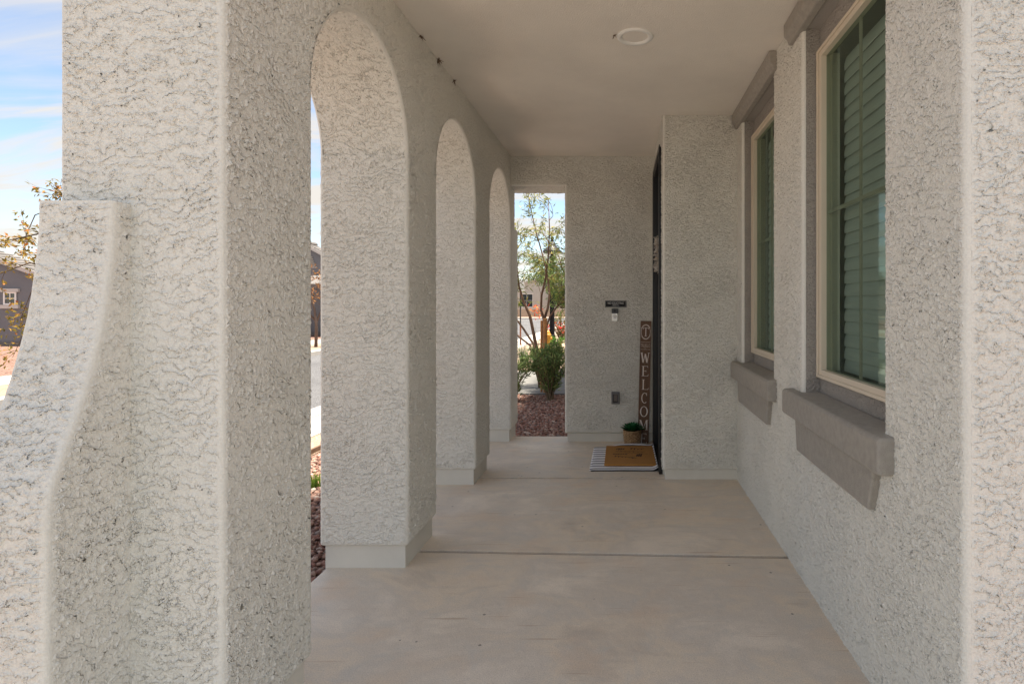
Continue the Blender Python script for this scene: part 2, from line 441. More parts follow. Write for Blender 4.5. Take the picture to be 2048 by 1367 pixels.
sheet('planting_bed', -3.0, 14.0, 12.6, 52, -0.255, -0.112, M['tangravel'])
sheet('planting_bed', -70, 40, 62.6, 120, -0.255, -0.112, M['tangravel'])
sheet('pavement', -70, 40, 61.0, 62.59, -0.255, -0.10, M['kerb'])
sheet('driveway', -3.41, 0.0, 9.36, 12.55, -0.255, -0.105, M['drive'])
sheet('driveway', -3.41, 14.0, -19.0, -1.25, -0.255, -0.115, M['drive'])
# steel edging between the red gravel and the tan granite
pts = [(-3.01 + 0.03 * math.sin(y * 0.8), y, -0.10) for y in np.arange(-1.2, 9.31, 0.3)]
mb = MB()
for (a, b) in zip(pts[:-1], pts[1:]):
    mb.add([(a[0] - .012, a[1], -.2), (a[0] + .012, a[1], -.2), (a[0] + .012, a[1], -.065), (a[0] - .012, a[1], -.065),
            (b[0] - .012, b[1], -.2), (b[0] + .012, b[1], -.2), (b[0] + .012, b[1], -.065), (b[0] - .012, b[1], -.065)],
           [(0, 1, 2, 3), (4, 7, 6, 5), (0, 4, 5, 1), (1, 5, 6, 2), (2, 6, 7, 3), (3, 7, 4, 0)])
tag(mb.build('garden_edging', plain('rusty_steel', (0.16, 0.10, 0.065), 0.8, 0.3, 12)), 'low rusty brown edging strip between the red gravel and the tan granite', 'edging')

# loose stones (nobody could count them)
def stones(name, x0, x1, y0, y1, n, rmin, rmax, z, holes=()):
    t = (1 + 5 ** .5) / 2
    iv = np.array([(-1, t, 0), (1, t, 0), (-1, -t, 0), (1, -t, 0), (0, -1, t), (0, 1, t), (0, -1, -t), (0, 1, -t), (t, 0, -1), (t, 0, 1), (-t, 0, -1), (-t, 0, 1)], float)
    iv /= np.linalg.norm(iv[0])
    fc = np.array([(0, 11, 5), (0, 5, 1), (0, 1, 7), (0, 7, 10), (0, 10, 11), (1, 5, 9), (5, 11, 4), (11, 10, 2), (10, 7, 6), (7, 1, 8), (3, 9, 4), (3, 4, 2), (3, 2, 6), (3, 6, 8), (3, 8, 9), (4, 9, 5), (2, 4, 11), (6, 2, 10), (8, 6, 7), (9, 8, 1)])
    c = np.stack([rng.uniform(x0, x1, n), rng.uniform(y0, y1, n), np.zeros(n)], 1)
    for (a, b, e, f) in holes: c = c[~((c[:, 0] > a) & (c[:, 0] < b) & (c[:, 1] > e) & (c[:, 1] < f))]
    n = len(c); rad = rng.uniform(rmin, rmax, n) * rng.uniform(0.7, 1.3, n)
    sc = rng.uniform(0.65, 1.25, (n, 1, 3)); sc[:, :, 2] *= 0.75
    V = iv[None] * (1 + rng.uniform(-.22, .22, (n, 12, 1))) * sc
    a = rng.uniform(0, 6.28, n); ca, sa = np.cos(a)[:, None], np.sin(a)[:, None]
    V = np.stack([V[..., 0] * ca - V[..., 1] * sa, V[..., 0] * sa + V[..., 1] * ca, V[..., 2]], -1) * rad[:, None, None]
    c[:, 2] = z + rad * 0.35 + rng.uniform(0, 0.010, n)
    V += c[:, None]
    F = fc[None] + (np.arange(n) * 12)[:, None, None]
    o = link(name, raw_mesh(name, V.reshape(-1, 3), F.reshape(-1, 3)), M['stones'])
    return stuff(o)
stones('gravel', -2.97, -1.53, 0.6, 9.2, 17000, 0.011, 0.019, -0.118)['label'] = 'red brown gravel beside the arched porch'
stones('gravel', -1.53, 0.6, 6.02, 9.2, 11000, 0.011, 0.019, -0.118)['label'] = 'red brown gravel bed beyond the end opening of the porch'

# ------------------------------------------------------------------ porch floor
pf = struct(empty('porch_floor', (0, 0, 0)))
def slab(y00, y01, y10, y11, x0=-1.515, x1=XR + 0.05, mat='slab'):
    # y00/y01 near edge at x0/x1, y10/y11 far edge
    g = 0.016
    MB().add([(x0, y00 + g, -.2), (x1, y01 + g, -.2), (x1, y11 - g, -.2), (x0, y10 - g, -.2), (x0, y00 + g, 0), (x1, y01 + g, 0), (x1, y11 - g, 0), (x0, y10 - g, 0)],
             [(3, 2, 1, 0), (4, 5, 6, 7), (0, 1, 5, 4), (1, 2, 6, 5), (2, 3, 7, 6), (3, 0, 4, 7)]).build('slab', M[mat], pf, 0.0035, 2)
slab(-1.2, -1.2, 1.36, 1.36, mat='drive')  # unseen near slab, darkened to cut bounce light on the pillar fronts
slab(1.36, 1.36, 3.165, 3.07)
slab(3.165, 3.07, 4.475, 4.46)
slab(4.475, 4.46, 5.90, 5.90)
MB().box(-1.51, XR + .04, -1.19, 5.89, -0.2, -0.03).build('joint_filler', plain('joint_dirt', (.045, .036, .03), .95, .2, 20), pf)
# entry walk to the right of the slab
sheet('planting_bed', XR + 0.06, 14.0, -1.2, YN + 0.1, -0.255, -0.118, M['redgravel'])

# ------------------------------------------------------------------ the house
house = tag(empty('house', (0, 0, 0)), 'cream stucco house with an arched entry porch and green tinted windows', 'house')
def pillar(y0, y1, step, near, mat='stucco'):
    G = Grids(); r = 0.016; zb = 0.118
    P, D = rrect(XO, XL, y0, y1, r, (step, step, 0.03, 0.02 if near else 0.03))
    zs = np.concatenate([zb + 0.012 * (1 - np.cos(np.linspace(0, math.pi / 2, 5)))[:-1] * 1.0, lin(zb + 0.012, ZS, step)])
    ins = np.where(zs < zb + 0.012, 0.012 - np.sqrt(np.maximum(0.012 ** 2 - (zb + 0.012 - zs) ** 2, 0)), 0)
    c = np.array([(XO + XL) / 2, (y0 + y1) / 2]); hw = np.array([(XL - XO) / 2, (y1 - y0) / 2])
    A = np.empty((len(P), len(zs), 3)); 
    for j, (z, i) in enumerate(zip(zs, ins)):
        A[:, j, :2] = c + (P - c) * (1 - i / hw); A[:, j, 2] = z
    rel = np.minimum(relf(D)[:, None], relf(zs - zb)[None])
    G.add(A, rel)
    # underside
    inner = np.stack([np.concatenate([c + (P - c) * (1 - 0.012 / hw), np.full((len(P), 1), zb)], 1), np.concatenate([c + (P - c) * 0.8, np.full((len(P), 1), zb + .001)], 1)], 1)
    G.add(inner, 0, True)
    o = G.build('pillar', M['stucco'], house)
    q = 0.019
    MB().box(XO + q, XL - q, y0 + q, y1 - q, -0.2, zb + 0.03).build('plinth', M['plinth'], o, 0.004, 2)
    return o
p0 = pillar(PY[0], PY[0] + PD, 0.0042, True)
pillar(PY[1], PY[1] + PD, 0.0055, False)
pillar(PY[2], PY[2] + PD, 0.006, False)
pillar(YE, YE + TE, 0.0075, False)

# flared buttress on the first pillar
prof = [(226, 395), (225, 430), (224, 470), (220, 515), (215, 557), (206, 623), (195, 676), (184, 720), (171, 772), (153.6, 825), (131.6, 884), (121, 914), (109, 946), (98.5, 982), (94, 1020), (92, 1060), (92, 1105)]
bp = []
for (px, py) in prof:
    Y = 1549.0 / (1245 - px); bp.append((Y, 1.35 - (py - 608) * Y / 1150))
bp.append((bp[-1][0], 0.118))
bp = np.array(bp)
seglen = np.concatenate([[0], np.cumsum(np.hypot(*np.diff(bp, axis=0).T))])
tt = lin(0, seglen[-1], 0.0042)
cy = np.interp(tt, seglen, bp[:, 0]); czz = np.interp(tt, seglen, bp[:, 1])
ker = np.ones(15) / 15
def smooth1(a): return np.convolve(np.pad(a, 7, mode='edge'), ker, mode='valid')
cy, czz = smooth1(cy), smooth1(czz)
ty, tz = np.gradient(cy), np.gradient(czz); L = np.hypot(ty, tz); ny, nz = tz / L, -ty / L   # outward = towards -y
if ny.mean() > 0: ny, nz = -ny, -nz
bx0, bx1, r = -1.548, -1.347, 0.013
us = with_edges(lin(bx0, bx1, 0.0042), [(bx0, 1), (bx1, -1)], r)
d = np.minimum(us - bx0, bx1 - us)
off = np.where(d < r, r - np.sqrt(np.maximum(r * r - (r - np.minimum(d, r)) ** 2, 0)), 0)
G = Grids()
A = np.empty((len(us), len(tt), 3))
A[..., 0] = us[:, None]; A[..., 1] = cy[None] - ny[None] * off[:, None]; A[..., 2] = czz[None] - nz[None] * off[:, None]
dt = np.minimum(tt, 9)
G.add(A, np.minimum(relf(d)[:, None], relf(dt)[None]), True)
for X, fl in ((bx1, True), (bx0, False)):           # cheeks, back to the pillar
    ey, ez = cy - ny * r, czz - nz * r
    s = np.linspace(0, 1, 52)
    B = np.empty((len(s), len(tt), 3)); B[..., 0] = X
    B[..., 1] = ey[None] + (PY[0] + 0.004 - ey[None]) * s[:, None]; B[..., 2] = ez[None]
    dd = np.minimum((B[..., 1] - ey[None]) , PY[0] - B[..., 1]) + 0.008
    G.add(B, np.minimum(relf(dd), relf(dt + 0.01)[None]), fl)
T = np.empty((len(us), 8, 3)); T[..., 0] = us[:, None]         # top
T[..., 1] = np.linspace(cy[0], PY[0] + 0.004, 8)[None]; T[..., 2] = czz[0]
T[:, 0] = A[:, 0]; T[:, 1, 2] += 0.002; T[:, 1, 1] = cy[0] + 0.012
G.add(T, 0, True)
bt = G.build('buttress', M['stucco'], p0)
MB().box(bx0 + .018, bx1 - .018, cy[-1] + .018, PY[0] + .01, -0.2, 0.122).build('plinth', M['plinth'], bt, 0.004)

# arches above the pillars
G = Grids(); r = 0.016
def arch(yc, step, ya, yb, ztop):
    th = np.linspace(0, math.pi, int(math.pi * RA / step) + 1)
    ct, st = np.cos(th), np.sin(th)
    # distance along each ray to the rectangle ya..yb, ZS..ztop
    with np.errstate(divide='ignore'):
        ry = np.where(ct > 1e-9, (yb - yc) / np.maximum(ct, 1e-9), np.where(ct < -1e-9, (ya - yc) / np.minimum(ct, -1e-9), 1e9))
        rz = np.where(st > 1e-9, (ztop - ZS) / np.maximum(st, 1e-9), 1e9)
    rm = np.minimum(ry, rz)
    s = np.linspace(0, 1, max(6, int(0.36 / step)))
    def face(X, sg, flip, st2):
        ss = s if st2 is None else np.linspace(0, 1, st2)
        rad = (RA + r) + (rm[:, None] - RA - r) * ss[None] ** 1.15
        A = np.stack([np.full(rad.shape, X), yc + rad * ct[:, None], ZS + rad * st[:, None]], -1)
        G.add(A, relf(rad - RA), flip)
    face(XL, 1, False, None); face(XO, -1, True, 8)
    a = np.linspace(0, math.pi / 2, 6)
    def band(xr, rel, flip=False):
        A = np.stack([np.broadcast_to(xr[None, :, 0], (len(th), len(xr))), yc + xr[None, :, 1] * ct[:, None], ZS + xr[None, :, 1] * st[:, None]], -1)
        G.add(A, rel[None], flip)
    q = np.stack([XL - r + r * np.cos(a), RA + r - r * np.sin(a)], 1); band(q, np.zeros(6), True)
    x = lin(XL - r, XO + r, step); band(np.stack([x, np.full(len(x), RA)], 1), relf(np.minimum(XL - x, x - XO)), True)
    q = np.stack([XO + r - r * np.sin(a), RA + r - r * np.cos(a)], 1); band(q, np.zeros(6), True)
cs = [p + PD / 2 for p in PY]
arch(PY[0] + PD + RA, 0.005, cs[0], cs[1], ZC + 0.03)
arch(PY[1] + PD + RA, 0.005, cs[1], cs[2], ZC + 0.03)
arch(PY[2] + PD + RA, 0.006, cs[2], YE + 0.2, ZC + 0.03)
# free end above the first pillar, up to the eaves
P, D = rrect(XO, XL, PY[0], PY[0] + PD, r, (0.0045, 0.0045, 0.03, 0.02))
sel = np.where(P[:, 1] <= cs[0] + 1e-3)[0]
brk = np.where(np.diff(sel) > 1)[0]
parts_ = np.split(sel, brk + 1)
ordr = np.concatenate([parts_[-1][:-1], parts_[0]]) if len(parts_) > 1 else parts_[0]
Pq, Dq = P[ordr].copy(), D[ordr]
Pq = np.concatenate([[[XO, cs[0]]], Pq, [[XL, cs[0]]]]); Dq = np.concatenate([[.2], Dq, [.2]])
zs = lin(ZS, 3.25, 0.0055)
A = np.empty((len(Pq), len(zs), 3)); A[..., :2] = Pq[:, None]; A[..., 2] = zs[None]
G.add(A, relf(Dq)[:, None])
G.build('arcade_wall', M['stucco'], house)
# street-side wall above the arches
MB().box(XO + .004, XL - .02, cs[0], YE + TE, ZC + 0.03, 3.25).build('upper_wall', M['plinth'], house)

# end wall with its tall opening
G = Grids(); r = 0.016
ox0, ox1, oz1 = XL, -0.564, 2.507
us = with_edges(lin(XL - 0.05, 0.34, 0.0055), [(ox1, 1)], r)
vs = with_edges(lin(0.088, ZC + 0.02, 0.0055), [(oz1, 1)], r)
planar(G, (0, YE, 0), (1, 0, 0), (0, 0, 1), (0, -1, 0), us, vs, holes=[(-3, ox1, -1, oz1)], edges=('v0',), r=r, flip=False)
ys = lin(YE + r, YE + TE, 0.01)
vv = vs[(vs <= oz1 + 1e-6)]
A = np.empty((len(ys), len(vv), 3)); A[..., 0] = ox1; A[..., 1] = ys[:, None]; A[..., 2] = vv[None]
G.add(A, relf(ys - YE)[:, None], True)
xx = lin(XL - .02, ox1, 0.01)
A = np.empty((len(xx), len(ys), 3)); A[..., 0] = xx[:, None]; A[..., 1] = ys[None]; A[..., 2] = oz1
G.add(A, relf(ys - YE)[None], True)
A = np.array([[[ox1, YE + TE, 0.088], [ox1, YE + TE, 3.25]], [[0.9, YE + TE, 0.088], [0.9, YE + TE, 3.25]]]); G.add(A, 0.0, True)
A = np.array([[[XO, YE + TE, oz1], [XO, YE + TE, 3.25]], [[ox1, YE + TE, oz1], [ox1, YE + TE, 3.25]]]); G.add(A, 0.0, True)
A = np.array([[[ox1, YE, 0.088], [ox1, YE + TE, 0.088]], [[0.4, YE, 0.088], [0.4, YE + TE, 0.088]]]); G.add(A, 0.0)
ew = G.build('end_wall', M['stucco_f'], house)
MB().box(ox1 + .022, 0.6, YE + .022, YE + TE - .02, -0.2, 0.11).build('plinth', M['plinth'], ew, 0.003)

# short return wall beside the front door
XD = 0.309; YR = 4.42
G = Grids(); r = 0.018
us = with_edges(lin(XD, XR + 0.01, 0.0055), [(XD, 1)], r)
vs = lin(0.074, ZC + 0.02, 0.0055)
planar(G, (0, YR, 0), (1, 0, 0), (0, 0, 1), (0, -1, 0), us, vs, edges=('u0', 'v0'), r=r)
DY0, DY1, DZ = 4.56, 5.50, 2.60
us = with_edges(lin(YR + r, YE + .02, 0.01), [(DY0, -1), (DY1, 1)], 0.01)
vs = with_edges(lin(0.074, ZC + 0.02, 0.01), [(DZ, 1)], 0.01)
planar(G, (XD, 0, 0), (0, 1, 0), (0, 0, 1), (-1, 0, 0), us, vs, holes=[(DY0, DY1, -1, DZ)], r=0.01, flip=True)
for y, fl in ((DY0, True), (DY1, False)):
    A = np.array([[[XD + .01, y, 0], [XD + .01, y, DZ]], [[XD + .2, y, 0], [XD + .2, y, DZ]]]); G.add(A, 0.0, fl)
A = np.array([[[XD + .01, DY0, DZ], [XD + .01, DY1, DZ]], [[XD + .2, DY0, DZ], [XD + .2, DY1, DZ]]]); G.add(A, 0.0)
rw = G.build('return_wall', M['stucco_f'], house)
MB().box(XD + .02, XR + .02, YR + .018, DY0 - .03, -0.2, 0.10).build('plinth', M['plinth'], rw, 0.003)

# window wall
W = [(1.944, 2.824), (3.364, 4.244)]; WZ0, WZ1 = 0.905, 2.70; DEP = 0.088
G = Grids(); r = 0.017
us = graded(YN, YR + 0.03, 0.0042, 0.0085)
vs = lin(0.0, ZC + 0.02, 0.0052)
us = with_edges(us, [(YN, 1)] + [(w[0], -1) for w in W] + [(w[1], 1) for w in W], r)
vs = with_edges(vs, [(WZ0, -1), (WZ1, 1)], r)
planar(G, (XR, 0, 0), (0, 1, 0), (0, 0, 1), (-1, 0, 0), us, vs, holes=[(a, b, WZ0, WZ1) for a, b in W], edges=('u0',), r=r, flip=True)
# frontal face that turns the corner
us2 = lin(XR + r, 1.5, 0.0048); us2 = np.concatenate([us2, lin(1.52, 6.5, 0.3)])
vs2 = lin(0.0, 3.25, 0.0055)
sw = G.build('window_wall', M['stucco_d'], house)
G = Grids(); planar(G, (0, YN, 0), (1, 0, 0), (0, 0, 1), (0, -1, 0), us2, vs2, edges=('u0',), r=1e-6, dadd=0.008)
G.build('front_wall', M['stucco'], house)
def wall_piece(G, y0, y1, fl, z0, z1, y):
    pass
for (a, b) in W:
    G = Grids()
    xs = lin(XR + r, XR + DEP, 0.006); zz = lin(WZ0, WZ1, 0.007)
    for y, fl in ((a, True), (b, False)):
        A = np.empty((len(xs), len(zz), 3)); A[..., 0] = xs[:, None]; A[..., 1] = y; A[..., 2] = zz[None]
        G.add(A, relf(xs - XR)[:, None], fl)
    yy = lin(a, b, 0.03)
    for z, fl in ((WZ0, True), (WZ1, False)):
        A = np.empty((len(xs), len(yy), 3)); A[..., 0] = xs[:, None]; A[..., 1] = yy[None]; A[..., 2] = z
        G.add(A, 0.0, fl)
    ub, vb = with_edges(lin(a, b, 0.007), [(a + .04, 0), (b - .04, 0)], .01), with_edges(lin(WZ0, WZ1, 0.008), [(1.02, 0), (2.556, 0)], .01)
    planar(G, (XR + DEP, 0, 0), (0, 1, 0), (0, 0, 1), (-1, 0, 0), ub, vb, holes=[(a + .04, b - .04, 1.02, 2.556)], r=0.001, flip=True)
    G.build('window_recess', M['recess'], sw)

# ceiling and roof
cl = MB().add([(XL - .02, PY[0] + .2, ZC), (XR + .02, PY[0] + .2, ZC), (XR + .02, YE + .02, ZC), (XL - .02, YE + .02, ZC)], [(0, 1, 2, 3)]).build('porch_ceiling', M['ceiling'], house)
MB().box(XL - .01, XR + .02, PY[0] + 0.01, PY[0] + 0.2, 2.79, 3.25).build('entry_beam', M['stucco_d'], house, 0.012)
mb = MB()
for (x0, x1, y0, y1) in ((6.5, 6.6, YN, 6.0), (0.9, 6.5, 5.97, 6.0)): mb.box(x0, x1, y0, y1, 0, 3.25)
mb.build('outer_wall', M['plinth'], house)
mb = MB(); mb.box(1.9, 1.95, YN + .05, YR + .3, 0, 2.9); mb.box(0.99, 1.9, YN + .05, YN + .1, 0, 2.9); mb.box(0.99, 1.9, 4.7, 4.75, 0, 2.9)
mb.box(0.99, 1.9, YN + .1, 4.7, 2.85, 2.9); mb.box(0.99, 1.9, YN + .1, 4.7, -0.05, 0.0)
mb.build('room', M['inside'], house)
MB().box(1.25, 8.5, 2.6, 6.01, 3.26, 6.1).box(0.62, 8.5, 6.02, 13.0, -0.2, 6.1).build('added_shade_storey', M['plinth'], house)  # added unseen building mass that shades the gravel past the end opening
mb = MB(); q0, q1, w0, w1 = -0.35, 8.9, 2.2, 13.4  # added unseen roof, wide overhang keeps sun off the side yard gravel
mb.add([(q0, w0, 6.1), (q1, w0, 6.1), (q1, w1, 6.1), (q0, w1, 6.1), (q0, w0, 6.26), (q1, w0, 6.26), (q1, w1, 6.26), (q0, w1, 6.26), (4.8, 6.2, 7.4), (4.8, 9.4, 7.4)],
       [(3, 2, 1, 0), (0, 1, 5, 4), (1, 2, 6, 5), (2, 3, 7, 6), (3, 0, 4, 7), (4, 5, 8), (5, 6, 9, 8), (6, 7, 9), (7, 4, 8, 9)])
mb.build('roof', plain('brown_added_shade_roof', (0.26, 0.19, 0.15), 0.85, 0.2, 3), house)
mb = MB(); e0, e1, f0, f1, hz, pk = -1.68, 7.1, 1.27, 6.12, 3.25, 4.3  # unseen porch roof, front eave drawn out to shade the buttress
mb.add([(e0, f0, hz), (e1, f0, hz), (e1, f1, hz), (e0, f1, hz), (e0, f0, hz + .16), (e1, f0, hz + .16), (e1, f1, hz + .16), (e0, f1, hz + .16), (0.8, 3.7, pk), (4.3, 3.7, pk)],
       [(3, 2, 1, 0), (0, 1, 5, 4), (1, 2, 6, 5), (2, 3, 7, 6), (3, 0, 4, 7), (4, 5, 9, 8), (5, 6, 9), (6, 7, 8, 9), (7, 4, 8)])
mb.build('roof', plain('brown_roof_tile', (0.26, 0.19, 0.15), 0.85, 0.2, 3), house)

# ------------------------------------------------------------------ windows
for wi, (a, b) in enumerate(W):
    w = empty('window', (XR, (a + b) / 2, 0.9), parent=house)
    inv = Matrix.Translation((-XR, -(a + b) / 2, -0.9))
    fa, fb, z0, z1 = a + .016, b - .018, 1.0, 2.576
    X0, X1, fw, fh = 0.951, 1.00, 0.05, 0.036
    mb = MB()
    mb.box(X0, X1, fa, fa + fw, z0, z1); mb.box(X0, X1, fb - fw, fb, z0, z1)
    mb.box(X0, X1, fa + fw, fb - fw, z0, z0 + fh); mb.box(X0, X1, fa + fw, fb - fw, z1 - fh, z1)
    # thin outer flange
    mb.box(X0 - .006, X0 - .0005, fa - .004, fa + .016, z0 - .004, z1 + .004); mb.box(X0 - .006, X0 - .0005, fb - .016, fb + .004, z0 - .004, z1 + .004)
    mb.box(X0 - .006, X0 - .0005, fa + .016, fb - .016, z0 - .004, z0 + .012); mb.box(X0 - .006, X0 - .0005, fa + .016, fb - .016, z1 - .012, z1 + .004)
    mb.build('frame', M['frame'], w, 0.0015, 1, xf=inv)
    ym, zm = (fa + fb) / 2, (z0 + z1) / 2
    ga, gb, g0, g1 = fa + fw, fb - fw, z0 + fh, z1 - fh
    for (y0, y1, c0, c1) in ((ga, ym, g0, zm), (ym, gb, g0, zm), (ga, ym, zm, g1), (ym, gb, zm, g1)):
        MB().add([(0.978, y0, c0), (0.978, y1, c0), (0.978, y1, c1), (0.978, y0, c1)], [(0, 1, 2, 3)]).build('pane', M['glass'], w, xf=inv)
    MB().box(0.984, 0.992, ym - .008, ym + .008, g0, zm - .008).box(0.984, 0.992, ym - .008, ym + .008, zm + .008, g1).build('muntin', M['frame'], w, xf=inv)
    MB().box(0.984, 0.992, ga, gb, zm - .008, zm + .008).build('muntin', M['frame'], w, xf=inv)
    MB().box(0.996, 1.03, gb - .03, gb - .002, g0, g1).build('sash_rail', M['frame'], w, xf=inv)
    # wide blind slats
    me = None; z = g0 + .03; k = 0
    while z < g1 - .03:
        if me is None:
            mb = MB(); n = 5; th = R(80)
            for sgn in (1, -1):
                pass
            prof_ = []
            for i in range(n):
                t = (i / (n - 1) - .5) * 0.066; c = 0.005 * (1 - (2 * i / (n - 1) - 1) ** 2)
                prof_.append((t * math.cos(th) - c * math.sin(th), t * math.sin(th) + c * math.cos(th)))
            low = [(p[0] + .0012, p[1] - .0022) for p in prof_]
            mb.prism(prof_ + low[::-1], -(gb - ga) / 2 + .035, (gb - ga) / 2 - .012, 'y')
            o = mb.build('blind_slat', M['blind'], w); me = o.data
        else: o = link('blind_slat', me, None, w)
        o.location = (1.062 - XR, -0.008, z - 0.9); z += 0.0595
    for y in (ga + .12, gb - .16):
        MB().tube([(1.098, y, g0), (1.098, y, g1)], 0.0022, 6).build('ladder_cord', M['blind'], w, xf=inv)
    # foam-trim sill and head
    y0, y1 = a - .079, b + .166
    mb = MB(); mb.prism([(XR + .03, .79), (XR - .057, .79), (XR - .057, .90), (XR - .050, .914), (XR + .085, .922), (XR + .085, .90)], y0, y1, 'y')
    sl = mb.build('sill', M['trim'], w, 0.012, 3, smooth=False, xf=inv)
    mb = MB()
    ya, yb = a + .008, b + .014
    mb.add([(XR + .02, ya, .789), (XR - .035, ya, .789), (XR - .035, yb, .789), (XR + .02, yb, .789),
            (XR + .02, ya + .055, .632), (XR - .030, ya + .055, .632), (XR - .030, yb - .01, .632), (XR + .02, yb - .01, .632)],
           [(0, 1, 2, 3), (7, 6, 5, 4), (0, 4, 5, 1), (1, 5, 6, 2), (2, 6, 7, 3), (3, 7, 4, 0)])
    mb.build('apron', M['trim'], w, 0.009, 3, xf=inv)
    mb = MB(); mb.prism([(XR + .02, 2.69), (XR - .022, 2.69), (XR - .030, 2.715), (XR - .047, 2.732), (XR - .047, 2.798), (XR + .02, 2.798)], y0, y1, 'y')
    mb.build('head_trim', M['trim'], w, 0.007, 2, xf=inv)

# ------------------------------------------------------------------ front door
dr = empty('door', (XD, (DY0 + DY1) / 2, 0), parent=house); inv = Matrix.Translation((-XD, -(DY0 + DY1) / 2, 0))
mb = MB(); xf0, xf1 = XD - .013, XD + .09
mb.box(xf0, xf1, DY0 + .001, DY0 + .05, .02, DZ - .001); mb.box(xf0, xf1, DY1 - .05, DY1 - .001, .02, DZ - .001); mb.box(xf0, xf1, DY0 + .05, DY1 - .05, DZ - .05, DZ - .001)
mb.box(xf0 - .008, xf0 - .0005, DY0 - .012, DY0 + .03, .02, DZ + .012); mb.box(xf0 - .008, xf0 - .0005, DY1 - .03, DY1 + .012, .02, DZ + .012); mb.box(xf0 - .008, xf0 - .0005, DY0 + .03, DY1 - .03, DZ - .03, DZ + .012)
mb.build('door_frame', M['black'], dr, 0.002, xf=inv)
MB().box(XD + .045, XD + .088, DY0 + .051, DY1 - .051, .02, DZ - .052).build('leaf', M['black'], dr, 0.002, xf=inv)
for z0, z1 in ((.25, .95), (1.1, 1.75), (1.9, 2.45)):
    MB().prism([(DY0 + .17, z0), (DY1 - .17, z0), (DY1 - .17, z1), (DY0 + .17, z1)], XD + .034, XD + .0445, 'x').build('door_panel', M['black'], dr, 0.006, xf=inv)
MB().box(XD - .02, XD + .12, DY0 + .002, DY1 - .002, .0015, .019).build('threshold', plain('dark_bronze', (0.05, 0.042, 0.035), 0.45, 0.1, 6, metal=0.7), dr, 0.003, xf=inv)

# ------------------------------------------------------------------ small things on the porch
def font_mesh(txt, size, extrude=0.0):
    cu = bpy.data.curves.new('txt', 'FONT'); cu.body = txt; cu.size = size; cu.extrude = extrude
    cu.align_x = 'CENTER'; cu.align_y = 'CENTER'
    o = bpy.data.objects.new('txt', cu); col.objects.link(o)
    dg = bpy.context.evaluated_depsgraph_get(); me = bpy.data.meshes.new_from_object(o.evaluated_get(dg))
    bpy.data.objects.remove(o); bpy.data.curves.remove(cu)
    return me
def lettering(name, txt, size, mat, parent, loc, rot=(R(90), 0, 0), sx=1.0, width=None):
    me = font_mesh(txt, size, 0.0004)
    if width:
        xs = [v.co.x for v in me.vertices]; sx = width / (max(xs) - min(xs))
    o = link(name, me, mat, parent, loc); o.rotation_euler = rot; o.scale = (sx, 1, 1)
    return o

# ceiling light
cl_ = tag(empty('ceiling_light', (0.068, 3.117, ZC)), 'round recessed porch light with a white trim ring set in the ceiling', 'light')
MB().lathe([(0.066, 0.012), (0.070, -0.004), (0.078, -0.010), (0.094, -0.009), (0.098, -0.004), (0.098, 0.002), (0.066, 0.012)], 40).build('trim_ring', M['white'], cl_, smooth=True)
MB().lathe([(0.0, 0.006), (0.03, 0.005), (0.055, 0.007), (0.069, 0.004), (0.069, 0.009), (0.0, 0.010)], 40).build('lens', plain('frosted_lens', (0.50, 0.45, 0.34), 0.45, 0.08, 12), cl_, smooth=True)
# dirt and web tufts along the ceiling
def tuft(loc, seed, size, label):
    rd = random.Random(seed); mb = MB()
    for k in range(9):
        p = Vector((0, 0, 0)); pts = [p.copy()]
        d = Vector((rd.uniform(-.3, 1), rd.uniform(-1, 1), rd.uniform(-1, -.05)))
        for j in range(3):
            p = p + d * size * rd.uniform(.2, .45); d = (d + Vector((rd.uniform(-.6, .6), rd.uniform(-.6, .6), rd.uniform(-.5, .3)))).normalized(); pts.append(p.copy())
        mb.tube(pts, [size * .11, size * .08, size * .05, size * .02], 5)
    tag(mb.build('cobweb', plain('dusty_web', (0.17, 0.12, 0.085), 0.95, 0.3, 60), loc=loc), label, 'cobweb')
tuft((XL + .004, 3.40, ZC - .004), 3, 0.040, 'largest dusty brown cobweb tuft where the ceiling meets the arched wall')
tuft((XL + .004, 3.10, ZC - .004), 5, 0.028, 'small brown cobweb where the ceiling meets the wall over the first arch')
tuft((XL + .004, 3.72, ZC - .004), 8, 0.030, 'small brown cobweb hanging at the ceiling corner over the second pillar')
tuft((-0.045, 3.10, ZC - .002), 12, 0.022, 'small dark cobweb clump beside the ceiling light')

# sign, doorbell, outlet cover on the end wall
ys = YE - 0.003
sg = tag(empty('sign', (-0.066, ys, 1.352)), 'small black no soliciting plaque above the doorbell', 'sign')
MB().box(-.105, .105, -.008, 0, -.033, .033).build('plate', M['matteblack'], sg, 0.0015)
mb = MB()
for (x0, x1, z0, z1) in ((-.100, .100, .0265, .028), (-.100, .100, -.028, -.0265), (-.100, -.0985, -.0265, .0265), (.0985, .100, -.0265, .0265)): mb.box(x0, x1, -.0086, -.0081, z0, z1)
mb.build('border_line', M['silver'], sg)
lettering('lettering', 'NO SOLICITING', 0.03, M['white'], sg, (0, -.0087, .007), width=.155)
lettering('lettering', 'THANK YOU', 0.014, M['silver'], sg, (0, -.0087, -.014), width=.062)
db = tag(empty('doorbell', (-0.0757, ys, 1.244)), 'video doorbell, black lens above a silver body with a round button', 'doorbell')
MB().box(-.030, .030, -.024, 0, -.062, .018).build('body', M['silver'], db, 0.004, 3)
MB().box(-.031, .031, -.026, 0, .0185, .062).build('camera_cover', M['black'], db, 0.004, 3)
rotx = Matrix.Rotation(R(90), 4, 'X')
MB().lathe([(0.0, .002), (.013, .0025), (.015, .0015), (.015, -.002)], 28).build('button', M['white'], db, smooth=True, xf=Matrix.Translation((0, -.0245, -.014)) @ rotx)
